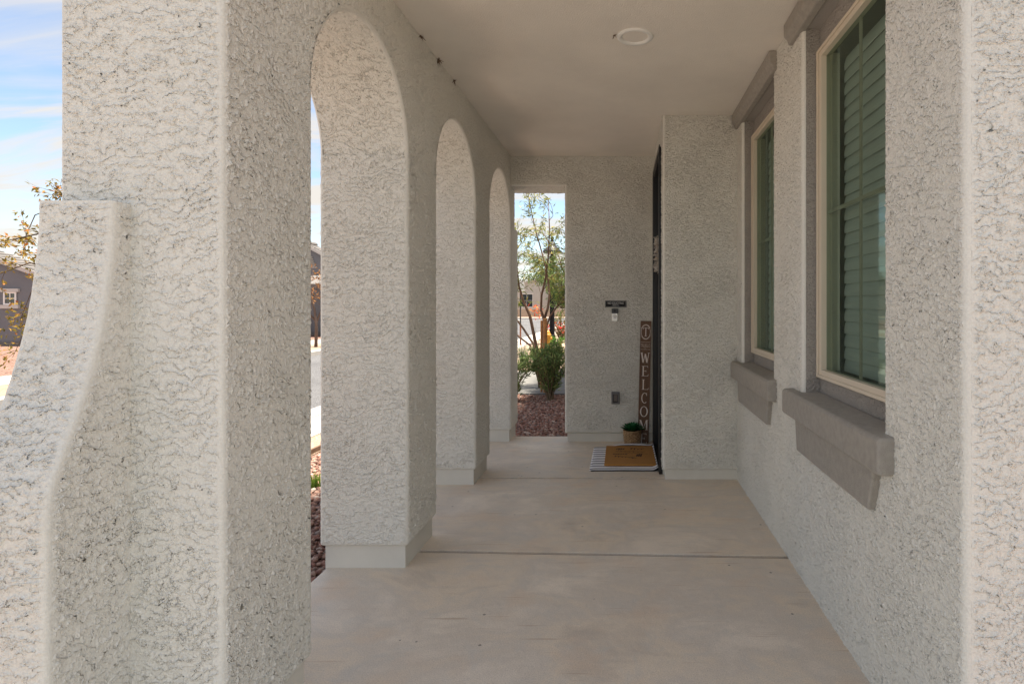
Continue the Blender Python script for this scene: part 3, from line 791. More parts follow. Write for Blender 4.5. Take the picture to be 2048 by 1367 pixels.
MB().lathe([(.0155, -.001), (.0155, .002), (.019, .002), (.019, -.001)], 28).build('button_ring', plain('ring_grey', (.35, .36, .38), .3, .05, 5, metal=.5), db, xf=Matrix.Translation((0, -.0245, -.014)) @ rotx)
MB().lathe([(0.0, .003), (.007, .002), (.009, 0)], 20).build('lens', M['blackrub'], db, smooth=True, xf=Matrix.Translation((0, -.0265, .040)) @ rotx)
ot = tag(empty('outlet', (-0.069, ys, 0.434)), 'grey weatherproof outlet cover low on the stucco wall', 'outlet')
gp = plain('grey_plastic', (.17, .165, .165), .45, .08, 10, spec=.5)
MB().box(-.041, .041, -.012, 0, -.061, .061).build('back_plate', gp, ot, 0.005, 3)
mb = MB(); mb.box(-.034, -.024, -.05, -.0125, -.052, .052); mb.box(.024, .034, -.05, -.0125, -.052, .052); mb.box(-.024, .024, -.05, -.0125, .040, .052); mb.box(-.024, .024, -.05, -.0125, -.052, -.040)
mb.build('bubble_cover', gp, ot, 0.003, 2)
m, nt, b, o = new_mat('smoked_plastic'); nt.nodes.remove(b)
mx = nd(nt, 'ShaderNodeMixShader', ins={0: nd(nt, 'ShaderNodeFresnel', ins={'IOR': 1.45}).outputs[0], 1: nd(nt, 'ShaderNodeBsdfTransparent', ins={'Color': (.75, .72, .72, 1)}).outputs[0], 2: nd(nt, 'ShaderNodeBsdfGlossy', ins={'Roughness': .15}).outputs[0]})
nt.links.new(mx.outputs[0], o.inputs['Surface']); M['smoke'] = m
MB().box(-.0238, .0238, -.0485, -.0475, -.0398, .0398).build('clear_lid', M['smoke'], ot)
MB().box(-.017, .017, -.020, -.0125, -.034, .034).build('socket', plain('almond_socket', (.55, .50, .44), .5, .04, 5), ot, 0.003)

# welcome board leaning in the corner; letters are flat strokes cut from polygons
wb = tag(empty('welcome_board', (0.200, 5.592, 0.002)), 'tall narrow brown welcome board leaning beside the front door', 'board')
HB, WB = 1.185, 0.106
wb.rotation_euler = (-math.atan2(0.028, HB), math.atan2(0.030, HB), 0)
m, nt, b, o = new_mat('stained_board')
v = objco(nt)
g = noise_(nt, mapping(nt, v, (40, 40, 3)), 2.0, 5, 0.65, 0.6)
nt.links.new(ramp(nt, g, [(0.25, (0.085, 0.042, 0.024)), (0.55, (0.155, 0.080, 0.045)), (0.8, (0.21, 0.115, 0.066))]), b.inputs['Base Color'])
b.inputs['Roughness'].default_value = 0.6; bump(nt, b, g, 0.0006); M['board'] = m
MB().box(-WB / 2, WB / 2, -.009, .009, 0, HB).build('plank', M['board'], wb, 0.0015)
M['paint'] = plain('letter_paint', (0.80, 0.72, 0.66), 0.6, 0.05, 30)
YF = -.0094
def flat(polys, name='letter', mat=None, parent=None):
    mb = MB()
    for p in polys:
        n = len(p); a = sum(p[i][0] * p[(i + 1) % n][1] - p[(i + 1) % n][0] * p[i][1] for i in range(n))
        if a < 0: p = p[::-1]
        mb.prism(p, YF, -.0085, 'y')
    return mb.build(name, mat or M['paint'], parent or wb)
def R4(x0, x1, z0, z1): return [(x0, z0), (x1, z0), (x1, z1), (x0, z1)]
def bar(x0, z0, x1, z1, w): return [(x0 - w / 2, z0), (x0 + w / 2, z0), (x1 + w / 2, z1), (x1 - w / 2, z1)]
def ringpoly(cx, cz, rx, rz, tx, tz, a0, a1, n):
    out = []
    for k in range(n):
        a, b_ = a0 + (a1 - a0) * k / n, a0 + (a1 - a0) * (k + 1) / n
        out.append([(cx + rx * math.cos(a), cz + rz * math.sin(a)), (cx + rx * math.cos(b_), cz + rz * math.sin(b_)), (cx + (rx - tx) * math.cos(b_), cz + (rz - tz) * math.sin(b_)), (cx + (rx - tx) * math.cos(a), cz + (rz - tz) * math.sin(a))])
    return out
def glyph(ch, cx, cz, h, w):
    b0, t0, l, r_ = cz - h / 2, cz + h / 2, cx - w / 2, cx + w / 2
    T_, S = w * .16, h * .035                       # thick stroke, serif height
    P = []
    if ch == 'W':
        q = w * .25
        P = [bar(l + w * .10, t0, l + q * 1.15, b0, T_), bar(l + q * 1.15, b0, cx, t0 * 1.0 - h * .12, w * .07), bar(cx, t0 - h * .12, r_ - q * 1.15, b0, T_), bar(r_ - q * 1.15, b0, r_ - w * .10, t0, w * .07)]
        P += [R4(l - w * .02, l + w * .24, t0 - S, t0), R4(r_ - w * .24, r_ + w * .02, t0 - S, t0)]
    if ch in 'EL':
        x = l + w * .2
        P = [R4(x, x + T_, b0, t0), R4(x - w * .12, x + T_ + w * .1, b0, b0 + S), R4(x - w * .12, x + T_ + w * .1, t0 - S, t0),
             R4(x + T_, r_ - w * .06, b0, b0 + S), [(r_ - w * .14, b0 + S), (r_ - w * .05, b0 + S), (r_ - w * .02, b0 + h * .22)]]
        if ch == 'E': P += [R4(x + T_, r_ - w * .12, t0 - S, t0), [(r_ - w * .19, t0 - S), (r_ - w * .11, t0 - S), (r_ - w * .09, t0 - h * .2)], R4(x + T_, cx + w * .16, cz - S / 2, cz + S / 2), R4(cx + w * .12, cx + w * .17, cz - h * .1, cz + h * .1)]
    if ch == 'C':
        P = ringpoly(cx + w * .05, cz, w * .43, h * .52, w * .13, h * .05, R(52), R(308), 26)
        P += [R4(cx + w * .27, cx + w * .34, cz + h * .22, t0)]
    if ch == 'O': P = ringpoly(cx, cz, w * .43, h * .52, w * .13, h * .05, 0, 2 * math.pi, 32)
    if ch == 'M':
        P = [R4(l + w * .08, l + w * .14, b0, t0), bar(l + w * .14, t0, cx, b0 + h * .12, T_), bar(cx, b0 + h * .12, r_ - w * .22, t0, w * .06), R4(r_ - w * .24, r_ - w * .24 + T_, b0, t0)]
        P += [R4(l, l + w * .22, b0, b0 + S), R4(r_ - w * .3, r_ - w * .01, b0, b0 + S), R4(l, l + w * .16, t0 - S, t0), R4(r_ - w * .2, r_ - w * .01, t0 - S, t0)]
    if ch == 'T':
        P = [R4(cx - T_ / 2, cx + T_ / 2, b0, t0), R4(l + w * .08, r_ - w * .08, t0 - S * 1.3, t0), R4(cx - w * .2, cx + w * .2, b0, b0 + S), R4(l + w * .08, l + w * .15, t0 - h * .2, t0), R4(r_ - w * .15, r_ - w * .08, t0 - h * .2, t0)]
    return P
for k, ch in enumerate('WELCOME'):
    flat(glyph(ch, 0.0 if ch != 'L' else .004, 0.828 - 0.1305 * k, 0.098, 0.088 if ch in 'WMO' else 0.074))
flat(glyph('T', 0, 1.078, 0.086, 0.062))
ring = ringpoly(0, 1.078, .046, .068, .004, .004, 0, 2 * math.pi, 36)
for a in np.radians([40, 58, 75, 92, 110, 128, 145, 222, 240, 258, 275, 293, 312, 330]):
    for sgn in (-1, 1):
        c = Vector((.046 * math.cos(a), 1.078 + .068 * math.sin(a))); dd = Vector((math.cos(a + sgn * .9), math.sin(a + sgn * .9))); nn = Vector((-dd.y, dd.x))
        c = c - dd * .003
        ring.append([tuple(c), tuple(c + dd * .007 + nn * .003), tuple(c + dd * .014), tuple(c + dd * .007 - nn * .003)])
for p in ring:
    for i, q in enumerate(p): p[i] = (max(-.052, min(.052, q[0])), q[1])
flat(ring, 'wreath_emblem')
for q_ in (R4(-.048, -.016, .9765, .979), R4(.016, .048, .9765, .979), R4(-.048, -.026, .9065, .909), R4(.026, .048, .9065, .909)): flat([q_], 'rule_line')
M['paint2'] = plain('dull_letter_paint', (0.58, 0.49, 0.42), 0.6, 0.05, 30)
lettering('lettering', 'THE', 0.016, M['paint2'], wb, (0, -.0094, .978), width=.024)
lettering('lettering', 'TRUJILLO', 0.046, M['paint2'], wb, (0, -.0094, .943), width=.092)
lettering('lettering', 'FAMILY', 0.016, M['paint2'], wb, (0, -.0094, .908), width=.042)

# woven basket and the plant in it
BX, BY = 0.094, 5.485
m, nt, b, o = new_mat('woven_seagrass')
g = noise_(nt, objco(nt), 55, 3, 0.6)
nt.links.new(ramp(nt, g, [(0.3, (0.20, 0.105, 0.045)), (0.55, (0.42, 0.26, 0.13)), (0.8, (0.62, 0.45, 0.27))]), b.inputs['Base Color']); b.inputs['Roughness'].default_value = .8
M['straw'] = m
bk = tag(empty('basket', (BX, BY, 0.002)), 'small woven straw basket beside the welcome board', 'basket')
hb = 0.148
def rb(z): return 0.066 + 0.017 * (z / hb) + 0.005 * math.sin(math.pi * z / hb)
mb = MB(); n = 28; rows = 12
for j in range(rows):
    z0, z1 = hb * j / rows, hb * (j + 1) / rows
    for i in range(n):
        if (i + j) % 2: continue
        a0, a1 = 2 * math.pi * (i - .35) / n, 2 * math.pi * (i + 1.35) / n; am = (a0 + a1) / 2
        zc = (z0 + z1) / 2; ro = rb(zc)
        vs = []
        for (a, rr) in ((a0, ro - .003), (am, ro + .004), (a1, ro - .003)):
            for z in (z0 - .001, zc, z1 + .001):
                q = rr + (.002 if z == zc else 0); vs.append((q * math.cos(a), q * math.sin(a), z))
        mb.add(vs, [(0, 3, 4, 1), (1, 4, 5, 2), (3, 6, 7, 4), (4, 7, 8, 5)])
stuff(mb.build('weave', M['straw'], bk, smooth=True))
MB().lathe([(0, .001), (.062, .001), (.0635, .01), (.082, hb - .004), (.078, hb - .004), (.06, .012), (0, .012)], 28).build('liner', plain('dark_straw', (.16, .09, .045), .9, .2, 30), bk)
MB().lathe([(.080, hb - .010), (.088, hb - .006), (.089, hb + .002), (.082, hb + .006), (.078, hb)], 36).build('rim', M['straw'], bk, smooth=True)
pl = tag(empty('potted_plant', (BX, BY, 0.098)), 'dark green leafy plant growing out of the straw basket', 'plant')
mleaf = islandmat('deep_green_leaf', [(0, (.010, .06, .022)), (.5, (.02, .13, .045)), (1, (.05, .24, .08))], .42, .15)
MB().lathe([(0, .028), (.074, .028), (.070, .018), (0, .018)], 20).build('soil', plain('potting_soil', (.05, .035, .025), .95, .3, 50), pl)
rd = random.Random(4)
lm = None
def leafmesh(L, W, bend, n=5):
    vs, fs = [], []
    for i in range(n + 1):
        t = i / n; w = W * (math.sin(math.pi * min(1, t * .93 + .07)) ** .75) * (1 - .15 * t); zz = bend * math.sin(t * 1.9) * L
        vs += [(-w / 2, t * L, zz + .12 * w), (0, t * L, zz), (w / 2, t * L, zz + .12 * w)]
    for i in range(n):
        k = i * 3; fs += [(k, k + 1, k + 4, k + 3), (k + 1, k + 2, k + 5, k + 4)]
    return vs, fs
vs_l, fs_l = leafmesh(.118, .060, -.06)
for k in range(58):
    if lm is None:
        o = MB().add(vs_l, fs_l).build('leaf', mleaf, pl, smooth=True); lm = o.data
    else: o = link('leaf', lm, None, pl)
    f = k / 58; ring_ = f
    tilt = R(62) * (1 - ring_) + R(14) * ring_ + rd.uniform(-.12, .12)
    az = k * 2.39996 + rd.uniform(-.2, .2)
    o.location = (.02 * ring_ * math.cos(az + R(90)), .02 * ring_ * math.sin(az + R(90)), .045 + .012 * (1 - ring_))
    o.rotation_euler = (tilt, 0, az); s = .62 + .42 * ring_ + rd.uniform(-.06, .06); o.scale = (s, s, s)

# striped rug with its dark backing, coir doormat on top
RX0, RX1, RY0, RY1 = -0.268, 0.288, 4.655, 5.385
m, nt, b, o = new_mat('striped_cotton')
v = objco(nt); s_ = nd(nt, 'ShaderNodeSeparateXYZ', ins={0: v})
yy = math_(nt, 'ADD', s_.outputs[1], math_(nt, 'MULTIPLY', math_(nt, 'SUBTRACT', noise_(nt, v, 9, 2), .5), .012))
fr_ = math_(nt, 'FRACT', math_(nt, 'MULTIPLY', yy, 13.2))
st_ = maprange(nt, math_(nt, 'ABSOLUTE', math_(nt, 'SUBTRACT', fr_, .5)), .11, .15, 1, 0)
wv = noise_(nt, mapping(nt, v, (220, 90, 90)), 3, 2)
nt.links.new(mixc(nt, st_, mixc(nt, wv, (.74, .73, .76), (.88, .87, .88)), (.014, .016, .026)), b.inputs['Base Color']); b.inputs['Roughness'].default_value = .95
bump(nt, b, wv, .001); M['rug'] = m
rugt = tag(empty('rug', ((RX0 + RX1) / 2, (RY0 + RY1) / 2, 0)), 'white rug with thin dark stripes in front of the door', 'rug')
cx, cy_ = (RX0 + RX1) / 2, (RY0 + RY1) / 2
def rug_grid(x0, x1, y0, y1, z0, wav, mat, name, th):
    nx, ny = 40, 48; G_ = []
    for i in range(nx + 1):
        for j in range(ny + 1):
            x = x0 + (x1 - x0) * i / nx; y = y0 + (y1 - y0) * j / ny
            z = z0 + wav * (.5 + .5 * math.sin(y * 38 + 2 * math.sin(x * 9))) * .5
            far = max(0, (y - (y1 - .10)) / .10); z += .034 * far ** 2 * math.exp(-((x - .10) / .20) ** 4)
            rt = max(0, (x - (x1 - .05)) / .05); z += .022 * rt ** 2
            z -= .004 * max(0, (x0 + .03 - x) / .03)
            G_.append((x - cx, y - cy_, z))
    F_ = [(i * (ny + 1) + j, (i + 1) * (ny + 1) + j, (i + 1) * (ny + 1) + j + 1, i * (ny + 1) + j + 1) for i in range(nx) for j in range(ny)]
    me = bpy.data.meshes.new(name); me.from_pydata(G_, [], F_)
    o = link(name, me, mat, rugt, smooth=True)
    md = o.modifiers.new('thick', 'SOLIDIFY'); md.thickness = th; md.offset = -1
    return o
rug_grid(RX0, RX1, RY0, RY1, .0125, .003, M['rug'], 'woven_top', .0045)
rug_grid(RX0 + .012, RX1 + .012, RY0 - .006, RY1 + .02, .0072, .0005, M['blackrub'], 'backing', .006)
dmt = tag(empty('doormat', (0.064, 5.05, 0.0165)), 'brown coir doormat with dark handwriting lying on the striped rug', 'doormat')
m, nt, b, o = new_mat('coir'); v = objco(nt)
g = noise_(nt, v, 240, 3, .7); g2 = noise_(nt, v, 9, 3)
cc = ramp(nt, g, [(.3, (.30, .13, .03)), (.6, (.52, .25, .065)), (.8, (.64, .36, .12))])
nt.links.new(mixc(nt, maprange(nt, g2, .4, .7, 0, .35), cc, (.40, .18, .04)), b.inputs['Base Color']); b.inputs['Roughness'].default_value = 1; bump(nt, b, g, .004); M['coir'] = m
MB().box(-.215, .215, -.31, .31, 0, .016).build('pile', M['coir'], dmt, 0.004, 2)
# loose handwritten strokes
def stroke(pts, w=.0045):
    mb = MB(); n = len(pts); P = [Vector((p[0], p[1])) for p in pts]; vs = []
    for i in range(n):
        d = (P[min(i + 1, n - 1)] - P[max(i - 1, 0)]).normalized(); q = Vector((-d.y, d.x)) * w / 2 * (.6 + .7 * abs(math.sin(i * .9)))
        vs += [(P[i].x + q.x, P[i].y + q.y, .0168), (P[i].x - q.x, P[i].y - q.y, .0168)]
    mb.add(vs, [(2 * i, 2 * i + 2, 2 * i + 3, 2 * i + 1) for i in range(n - 1)])
    mb.build('handwriting', M['blackrub'], dmt)
def scrawl(x0, y0, x1, amp, loops, seed, slope=0.0):
    rd = random.Random(seed); pts = []; n = loops * 10; A = [amp * rd.uniform(.45, 1.2) for _ in range(loops + 1)]
    for i in range(n + 1):
        t = i / n; a = 2 * math.pi * loops * t; k = A[int(t * loops)]
        pts.append((x0 + (x1 - x0) * t + .010 * math.sin(a * 1.0 + .6), y0 + slope * t + k * math.cos(a)))
    stroke(pts, .0058)
scrawl(-.125, .185, -.045, .034, 4, 1); scrawl(.0, .195, .125, .030, 4, 2, -.02); scrawl(-.13, .11, .13, .016, 7, 3, -.03)
scrawl(-.15, .01, -.02, .022, 6, 4); scrawl(.055, -.03, .105, .040, 3, 5); scrawl(-.14, -.06, .04, .020, 6, 6, -.06)
stroke([(-.13, .075), (-.03, .06), (.08, .035), (.16, .005)], .005)
stroke([(-.02, -.085), (.02, -.12), (.06, -.13)], .005)

# wreath on the door
wr = tag(empty('wreath', (XD + .030, 5.02, 1.785)), 'pale fluffy wreath hanging on the black front door', 'wreath')
rd = random.Random(9); mb = MB(); pts = [(0, .125 * math.cos(a), .125 * math.sin(a)) for a in np.linspace(0, 2 * math.pi, 33)]
mb.tube(pts, .018, 8, False); mb.build('ring', plain('twig', (.12, .085, .06), .9, .3, 30), wr)
mb = MB()
for k in range(420):
    a = rd.uniform(0, 2 * math.pi); rr = .125 + rd.uniform(-.028, .028)
    p = Vector((rd.uniform(-.052, .004), rr * math.cos(a), rr * math.sin(a)))
    d = Vector((rd.uniform(-1, .1), rd.uniform(-1, 1), rd.uniform(-1, 1))).normalized(); u = d.orthogonal().normalized(); q = d.cross(u); L_ = rd.uniform(.018, .036)
    mb.add([p, p + d * L_ * .6 + u * L_ * .35, p + d * L_, p + d * L_ * .6 - u * L_ * .35], [(0, 1, 2, 3)])
stuff(mb.build('petals', islandmat('cotton_petals', [(0, (.50, .46, .42)), (.6, (.78, .75, .72)), (.85, (.72, .6, .45)), (1, (.85, .83, .8))], .9, .2), wr))

# ------------------------------------------------------------------ plants
def leaves(name, C, D, L, W, mat, parent, fold=0.25, droop=0.0):
    """C centres (n,3), D directions (n,3): one folded diamond leaf each"""
    C, D = np.asarray(C, float), np.asarray(D, float); n = len(C)
    D = D / (np.linalg.norm(D, axis=1, keepdims=True) + 1e-9); D[:, 2] -= droop; D /= np.linalg.norm(D, axis=1, keepdims=True)
    up = rng.normal(size=(n, 3)); up[:, 2] += 0.8; S = np.cross(D, up); S /= np.linalg.norm(S, axis=1, keepdims=True); N = np.cross(S, D)
    l = (L * rng.uniform(.6, 1.25, n))[:, None]; w = (W * rng.uniform(.7, 1.25, n))[:, None]
    V = np.stack([C, C + D * l * .45 + S * w * .5 + N * w * fold, C + D * l - N * l * .08, C + D * l * .45 - S * w * .5 + N * w * fold], 1)
    F = np.arange(n * 4).reshape(n, 4)
    return stuff(link(name, raw_mesh(name, V.reshape(-1, 3), F), mat, parent))
def twiggy(stems, base, rd, n_tw, tlen, tr, gen2=3):
    """stems: polylines with (point, radius); adds side twigs. returns builder and points along the twigs with directions"""
    mb = MB(); tips = []
    def wander(p, d, L, r0, k=5, up=0.0):
        pts = [p.copy()]
        for i in range(k):
            d = (d + Vector((rd.gauss(0, .22), rd.gauss(0, .22), rd.gauss(0, .18) + up))).normalized(); p = p + d * L / k; pts.append(p.copy())
        mb.tube(pts, [r0 * (1 - .8 * i / k) for i in range(k + 1)], 5, False)
        return pts
    for (pts, rad, s0) in stems:
        mb.tube(pts, rad, 9, True)
        P = [Vector(p) for p in pts]
        for k in range(n_tw):
            t = rd.uniform(s0, 1) * (len(P) - 1); i = min(int(t), len(P) - 2); q = P[i].lerp(P[i + 1], t - i)
            d = (P[i + 1] - P[i]).normalized() * .6 + Vector((rd.gauss(0, .6), rd.gauss(0, .6), rd.gauss(.12, .4)))
            tw = wander(q, d.normalized(), tlen * rd.uniform(.5, 1.2), tr)
            tips += [(a, b - a) for a, b in zip(tw[:-1], tw[1:])]
            for g in range(gen2):
                j = rd.randint(1, len(tw) - 2); d2 = (tw[j + 1] - tw[j]).normalized() + Vector((rd.gauss(0, .7), rd.gauss(0, .7), rd.gauss(0, .5)))
                t2 = wander(tw[j], d2.normalized(), tlen * .5 * rd.uniform(.5, 1.2), tr * .5, 4)
                tips += [(a, b - a) for a, b in zip(t2[:-1], t2[1:])]
    return mb, tips
def along(tips, n, spread, rd, dirmix=0.9, zb=0.0):
    C, D = [], []
    for k in range(n):
        a, d = tips[rd.randrange(len(tips))]
        p = a + d * rd.random() + Vector((rd.gauss(0, spread), rd.gauss(0, spread), rd.gauss(0, spread)))
        q = d.normalized() + Vector((rd.gauss(0, dirmix), rd.gauss(0, dirmix), rd.gauss(zb, dirmix)))
        C.append(p); D.append(q)
    return C, D
def px(x, y, Y): return Vector(((x - 1245) / 1150 * Y, Y, 1.35 - (y - 608) / 1150 * Y))
def bark(name, c): return plain(name, c, 0.9, 0.3, 18, 0.004, 60)
def rel(stems, base):
    b_ = Vector(base); return [([Vector(p) - b_ for p in pts], r, s) for (pts, r, s) in stems]

# multi-stemmed willowy tree beyond the end opening
rd = random.Random(21); base = (-1.44, 10.0, -0.11)
Y = 10.0
def pl_(*q): return [px(x, y, Y + dy) for (x, y, dy) in q]
st_ = [(pl_((1080, 776, 0), (1074, 700, -.02), (1060, 632, -.08), (1046, 600, -.1), (1038, 572, -.15), (1032, 520, -.2), (1030, 470, -.3)), [.034, .03, .026, .021, .017, .012, .006], .55),
       (pl_((1079, 765, 0), (1067, 688, .1), (1046, 656, .15), (1034, 640, .2), (1015, 590, .3), (1000, 530, .4)), [.024, .022, .019, .016, .012, .006], .6),
       (pl_((1077, 760, .02), (1060, 690, .25), (1038, 673, .35), (1015, 650, .45), (990, 600, .5)), [.022, .02, .017, .014, .006], .65),
       (pl_((1083, 776, .05), (1089, 700, .05), (1088, 638, .05), (1082, 620, .0), (1083, 590, -.05), (1090, 562, -.1), (1096, 520, -.1), (1099, 460, -.15), (1097, 400, -.2)), [.036, .033, .028, .021, .019, .017, .014, .010, .005], .45),
       (pl_((1088, 640, .05), (1096, 614, .1), (1099, 588, .15), (1096, 560, .2), (1088, 520, .25), (1074, 470, .3), (1062, 420, .3), (1055, 380, .3)), [.024, .021, .019, .017, .014, .011, .008, .004], .4),
       (pl_((1088, 700, .02), (1094, 650, -.1), (1100, 632, -.15), (1115, 612, -.2), (1131, 597, -.25), (1150, 560, -.3), (1160, 500, -.3)), [.020, .017, .016, .014, .012, .009, .004], .5)]
tr_ = tag(empty('tree', base), 'slender multi-stemmed tree with willowy yellow green leaves beyond the porch end opening', 'tree')
mb, tips = twiggy(rel(st_, base), base, rd, 15, .55, .006, 2)
mb.build('trunk', bark('brown_bark', (.155, .095, .065)), tr_, smooth=True)
C, D = along(tips, 2900, .03, rd, .7, -.25)
M['willow'] = islandmat('willow_leaf', [(0, (.10, .14, .035)), (.4, (.20, .24, .065)), (.75, (.33, .33, .10)), (1, (.44, .36, .11))], .6, .4)
leaves('crown', C, D, .105, .019, M['willow'], tr_, .2, .2)

# support stakes
for (x, Yk, r_, h_, lb) in ((1083, 9.55, .018, 1.20, 'thin round wooden tree stake beside a thicker stake behind the shrub'), (1090.5, 9.5, .034, 1.235, 'thick orange brown wooden tree stake behind the shrub')):
    p = px(x, 640, Yk)
    k = tag(empty('tree_stake', (p.x, Yk, -.12)), lb, 'stake')
    MB().lathe([(0, 0), (r_, 0), (r_ * 1.02, h_ * .5), (r_ * .98, h_ - .01), (r_ * .8, h_), (0, h_)], 14).build('pole', plain('stake_wood', (.36, .17, .065), .8, .25, 14, .002, 80), k, smooth=False)

# oleander shrubs
def shrub(name, label, base, rx, ry, h, n, nst, mat, L, W, seed, low=.25, lean=(0, 0)):
    rd = random.Random(seed); t = tag(empty(name, base), label, 'shrub'); mb = MB(); tips = []
    for k in range(nst):
        a = rd.uniform(0, 6.28); q = rd.random() ** .5
        top = Vector((rx * q * math.cos(a) + lean[0], ry * q * math.sin(a) + lean[1], h * (1 - .25 * q * q) * rd.uniform(.82, 1.03)))
        mid = Vector((top.x * .35, top.y * .35, top.z * .5)); b0 = Vector((rd.gauss(0, .03), rd.gauss(0, .03), -.01))
        pts = [b0, b0.lerp(mid, .5), mid, mid.lerp(top, .5) + Vector((0, 0, .02)), top]
        mb.tube(pts, [.009, .008, .006, .004, .002], 5, False)
        for i in range(1, 4):
            if pts[i + 1].z > h * low: tips.append((pts[i], pts[i + 1] - pts[i]))
        tips.append((pts[3], pts[4] - pts[3]))
    mb.build('stems', bark('shrub_stem_' + str(seed), (.16, .12, .075)), t, smooth=True)
    C, D = along(tips, n, .02, rd, .75, .15); leaves('foliage', C, D, L, W, mat, t, .2)
    return t
M['oleander'] = islandmat('oleander_leaf', [(0, (.08, .14, .05)), (.45, (.17, .26, .085)), (.8, (.27, .36, .13)), (1, (.36, .43, .17))], .5, .25)
M['oleander2'] = islandmat('oleander_leaf_pale', [(0, (.08, .13, .045)), (.5, (.16, .23, .08)), (1, (.30, .35, .15))], .5, .25)
shrub('shrub', 'dense green oleander shrub in red gravel beyond the porch end opening', (-1.10, 8.75, -.11), .42, .40, .86, 2100, 60, M['oleander'], .105, .020, 31, .3)
shrub('shrub', 'sparser pale green shrub with long leaves beside the corner pillar', (-1.66, 8.55, -.11), .34, .34, .74, 420, 22, M['oleander2'], .13, .024, 32, .15)
shrub('shrub', 'low yellow green shrub beyond the concrete driveway', (-1.72, 13.6, -.11), .55, .5, .55, 900, 40, islandmat('lime_leaf', [(0, (.08, .12, .02)), (.5, (.17, .22, .045)), (1, (.28, .30, .08))], .6, .3), .07, .03, 33)
shrub('shrub', 'bright green low shrub near the lamp post', (-2.25, 19.2, -.11), .5, .45, .38, 700, 40, islandmat('bright_leaf', [(0, (.03, .10, .015)), (1, (.12, .25, .04))], .6, .3), .07, .03, 34)
rfl = shrub('shrub', 'tall loose shrub with red flowers past the lamp post', (-2.35, 22.0, -.11), .7, .6, 1.15, 900, 40, islandmat('redbush_leaf', [(0, (.07, .10, .025)), (.55, (.16, .17, .05)), (1, (.30, .17, .06))], .6, .3), .09, .035, 35, .2)
rd = random.Random(77)
C = [Vector((rd.uniform(-.5, .5), rd.uniform(-.55, .2), rd.uniform(.35, .8))) for _ in range(120)]; leaves('flowers', C, [Vector((rd.gauss(0, 1), rd.gauss(-.6, 1), rd.gauss(0, 1))) for _ in C], .10, .07, islandmat('red_petal', [(0, (.45, .02, .02)), (1, (.75, .06, .05))], .6, .3), rfl)
# flowering stalk plant and grey grasses
def tufty(name, label, base, n, h, w, mat, seed, cat='grass', spread=.6):
    rd = random.Random(seed); t = tag(empty(name, base), label, cat); V, F = [], []
    for k in range(n):
        a = rd.uniform(0, 6.28); s = rd.uniform(.1, spread); L_ = h * rd.uniform(.7, 1.1); b0 = Vector((rd.gauss(0, .03), rd.gauss(0, .03), 0)); d = Vector((math.cos(a), math.sin(a), 0)); sd = Vector((-d.y, d.x, 0)) * w
        k0 = len(V)
        for i in range(4):
            u = i / 3; p = b0 + d * (s * L_ * u * u) + Vector((0, 0, L_ * (u - .25 * s * u * u))); V += [tuple(p - sd * (1 - u * .85)), tuple(p + sd * (1 - u * .85))]
        F += [(k0 + 2 * i, k0 + 2 * i + 1, k0 + 2 * i + 3, k0 + 2 * i + 2) for i in range(3)]
    stuff(link('blades', raw_mesh('blades', V, F), mat, t)); return t
M['greygrass'] = islandmat('grey_green_blade', [(0, (.06, .09, .055)), (1, (.20, .25, .16))], .7, .2)
tufty('ornamental_grass', 'grey green spiky grass clump by the slender tree', (-2.30, 13.2, -.11), 90, .62, .009, M['greygrass'], 41)
tufty('ornamental_grass', 'small grey green grass clump beyond the driveway near the kerb', (-2.75, 14.6, -.11), 60, .45, .008, M['greygrass'], 42)
tufty('weed', 'small bright green weed in the red gravel beside the arches', (-2.46, 4.58, -.115), 60, .13, .006, islandmat('weed_blade', [(0, (.06, .13, .015)), (1, (.22, .30, .05))], .7, .3), 43, 'weed', .9)
oc = tufty('flowering_plant', 'thin plant with an orange red flower head past the driveway', (-2.14, 14.2, -.11), 12, 1.0, .010, islandmat('stalk_blade', [(0, (.10, .14, .05)), (1, (.25, .22, .09))], .7, .2), 44, 'plant', .25)
C = [Vector((rd.gauss(0, .07), rd.gauss(0, .07), rd.uniform(1.05, 1.42))) for _ in range(55)]; leaves('flowers', C, [Vector((rd.gauss(0, 1), rd.gauss(0, 1), rd.gauss(.6, 1))) for _ in C], .085, .03, islandmat('orange_petal', [(0, (.55, .07, .03)), (.6, (.70, .16, .06)), (1, (.55, .40, .10))], .6, .35), oc)

# green tree behind the lamp
rd = random.Random(51); base = (-1.25, 16.2, -.11)
st_ = [([Vector(base), Vector((-1.27, 16.2, .8)), Vector((-1.4, 16.1, 1.5)), Vector((-1.62, 16.0, 2.2)), Vector((-1.8, 15.9, 2.8))], [.07, .06, .045, .03, .012], .3),
       ([Vector((-1.27, 16.2, .7)), Vector((-1.1, 16.3, 1.5)), Vector((-.9, 16.4, 2.3)), Vector((-.8, 16.4, 3.0))], [.05, .04, .025, .01], .3),
       ([Vector((-1.28, 16.2, .9)), Vector((-1.6, 16.2, 1.4)), Vector((-1.95, 16.1, 1.9)), Vector((-2.2, 16.1, 2.2))], [.045, .03, .02, .008], .3)]
tr_ = tag(empty('tree', base), 'dense green feathery tree standing near the lamp post', 'tree')
mb, tips = twiggy(rel(st_, base), base, rd, 22, 1.0, .012, 2)
mb.build('trunk', bark('grey_bark', (.14, .11, .08)), tr_, smooth=True)
C, D = along(tips, 4800, .06, rd, .7, -.7)
leaves('crown', C, D, .16, .022, islandmat('feathery_leaf', [(0, (.05, .10, .03)), (.5, (.11, .19, .055)), (1, (.22, .29, .09))], .6, .35), tr_, .15, .35)

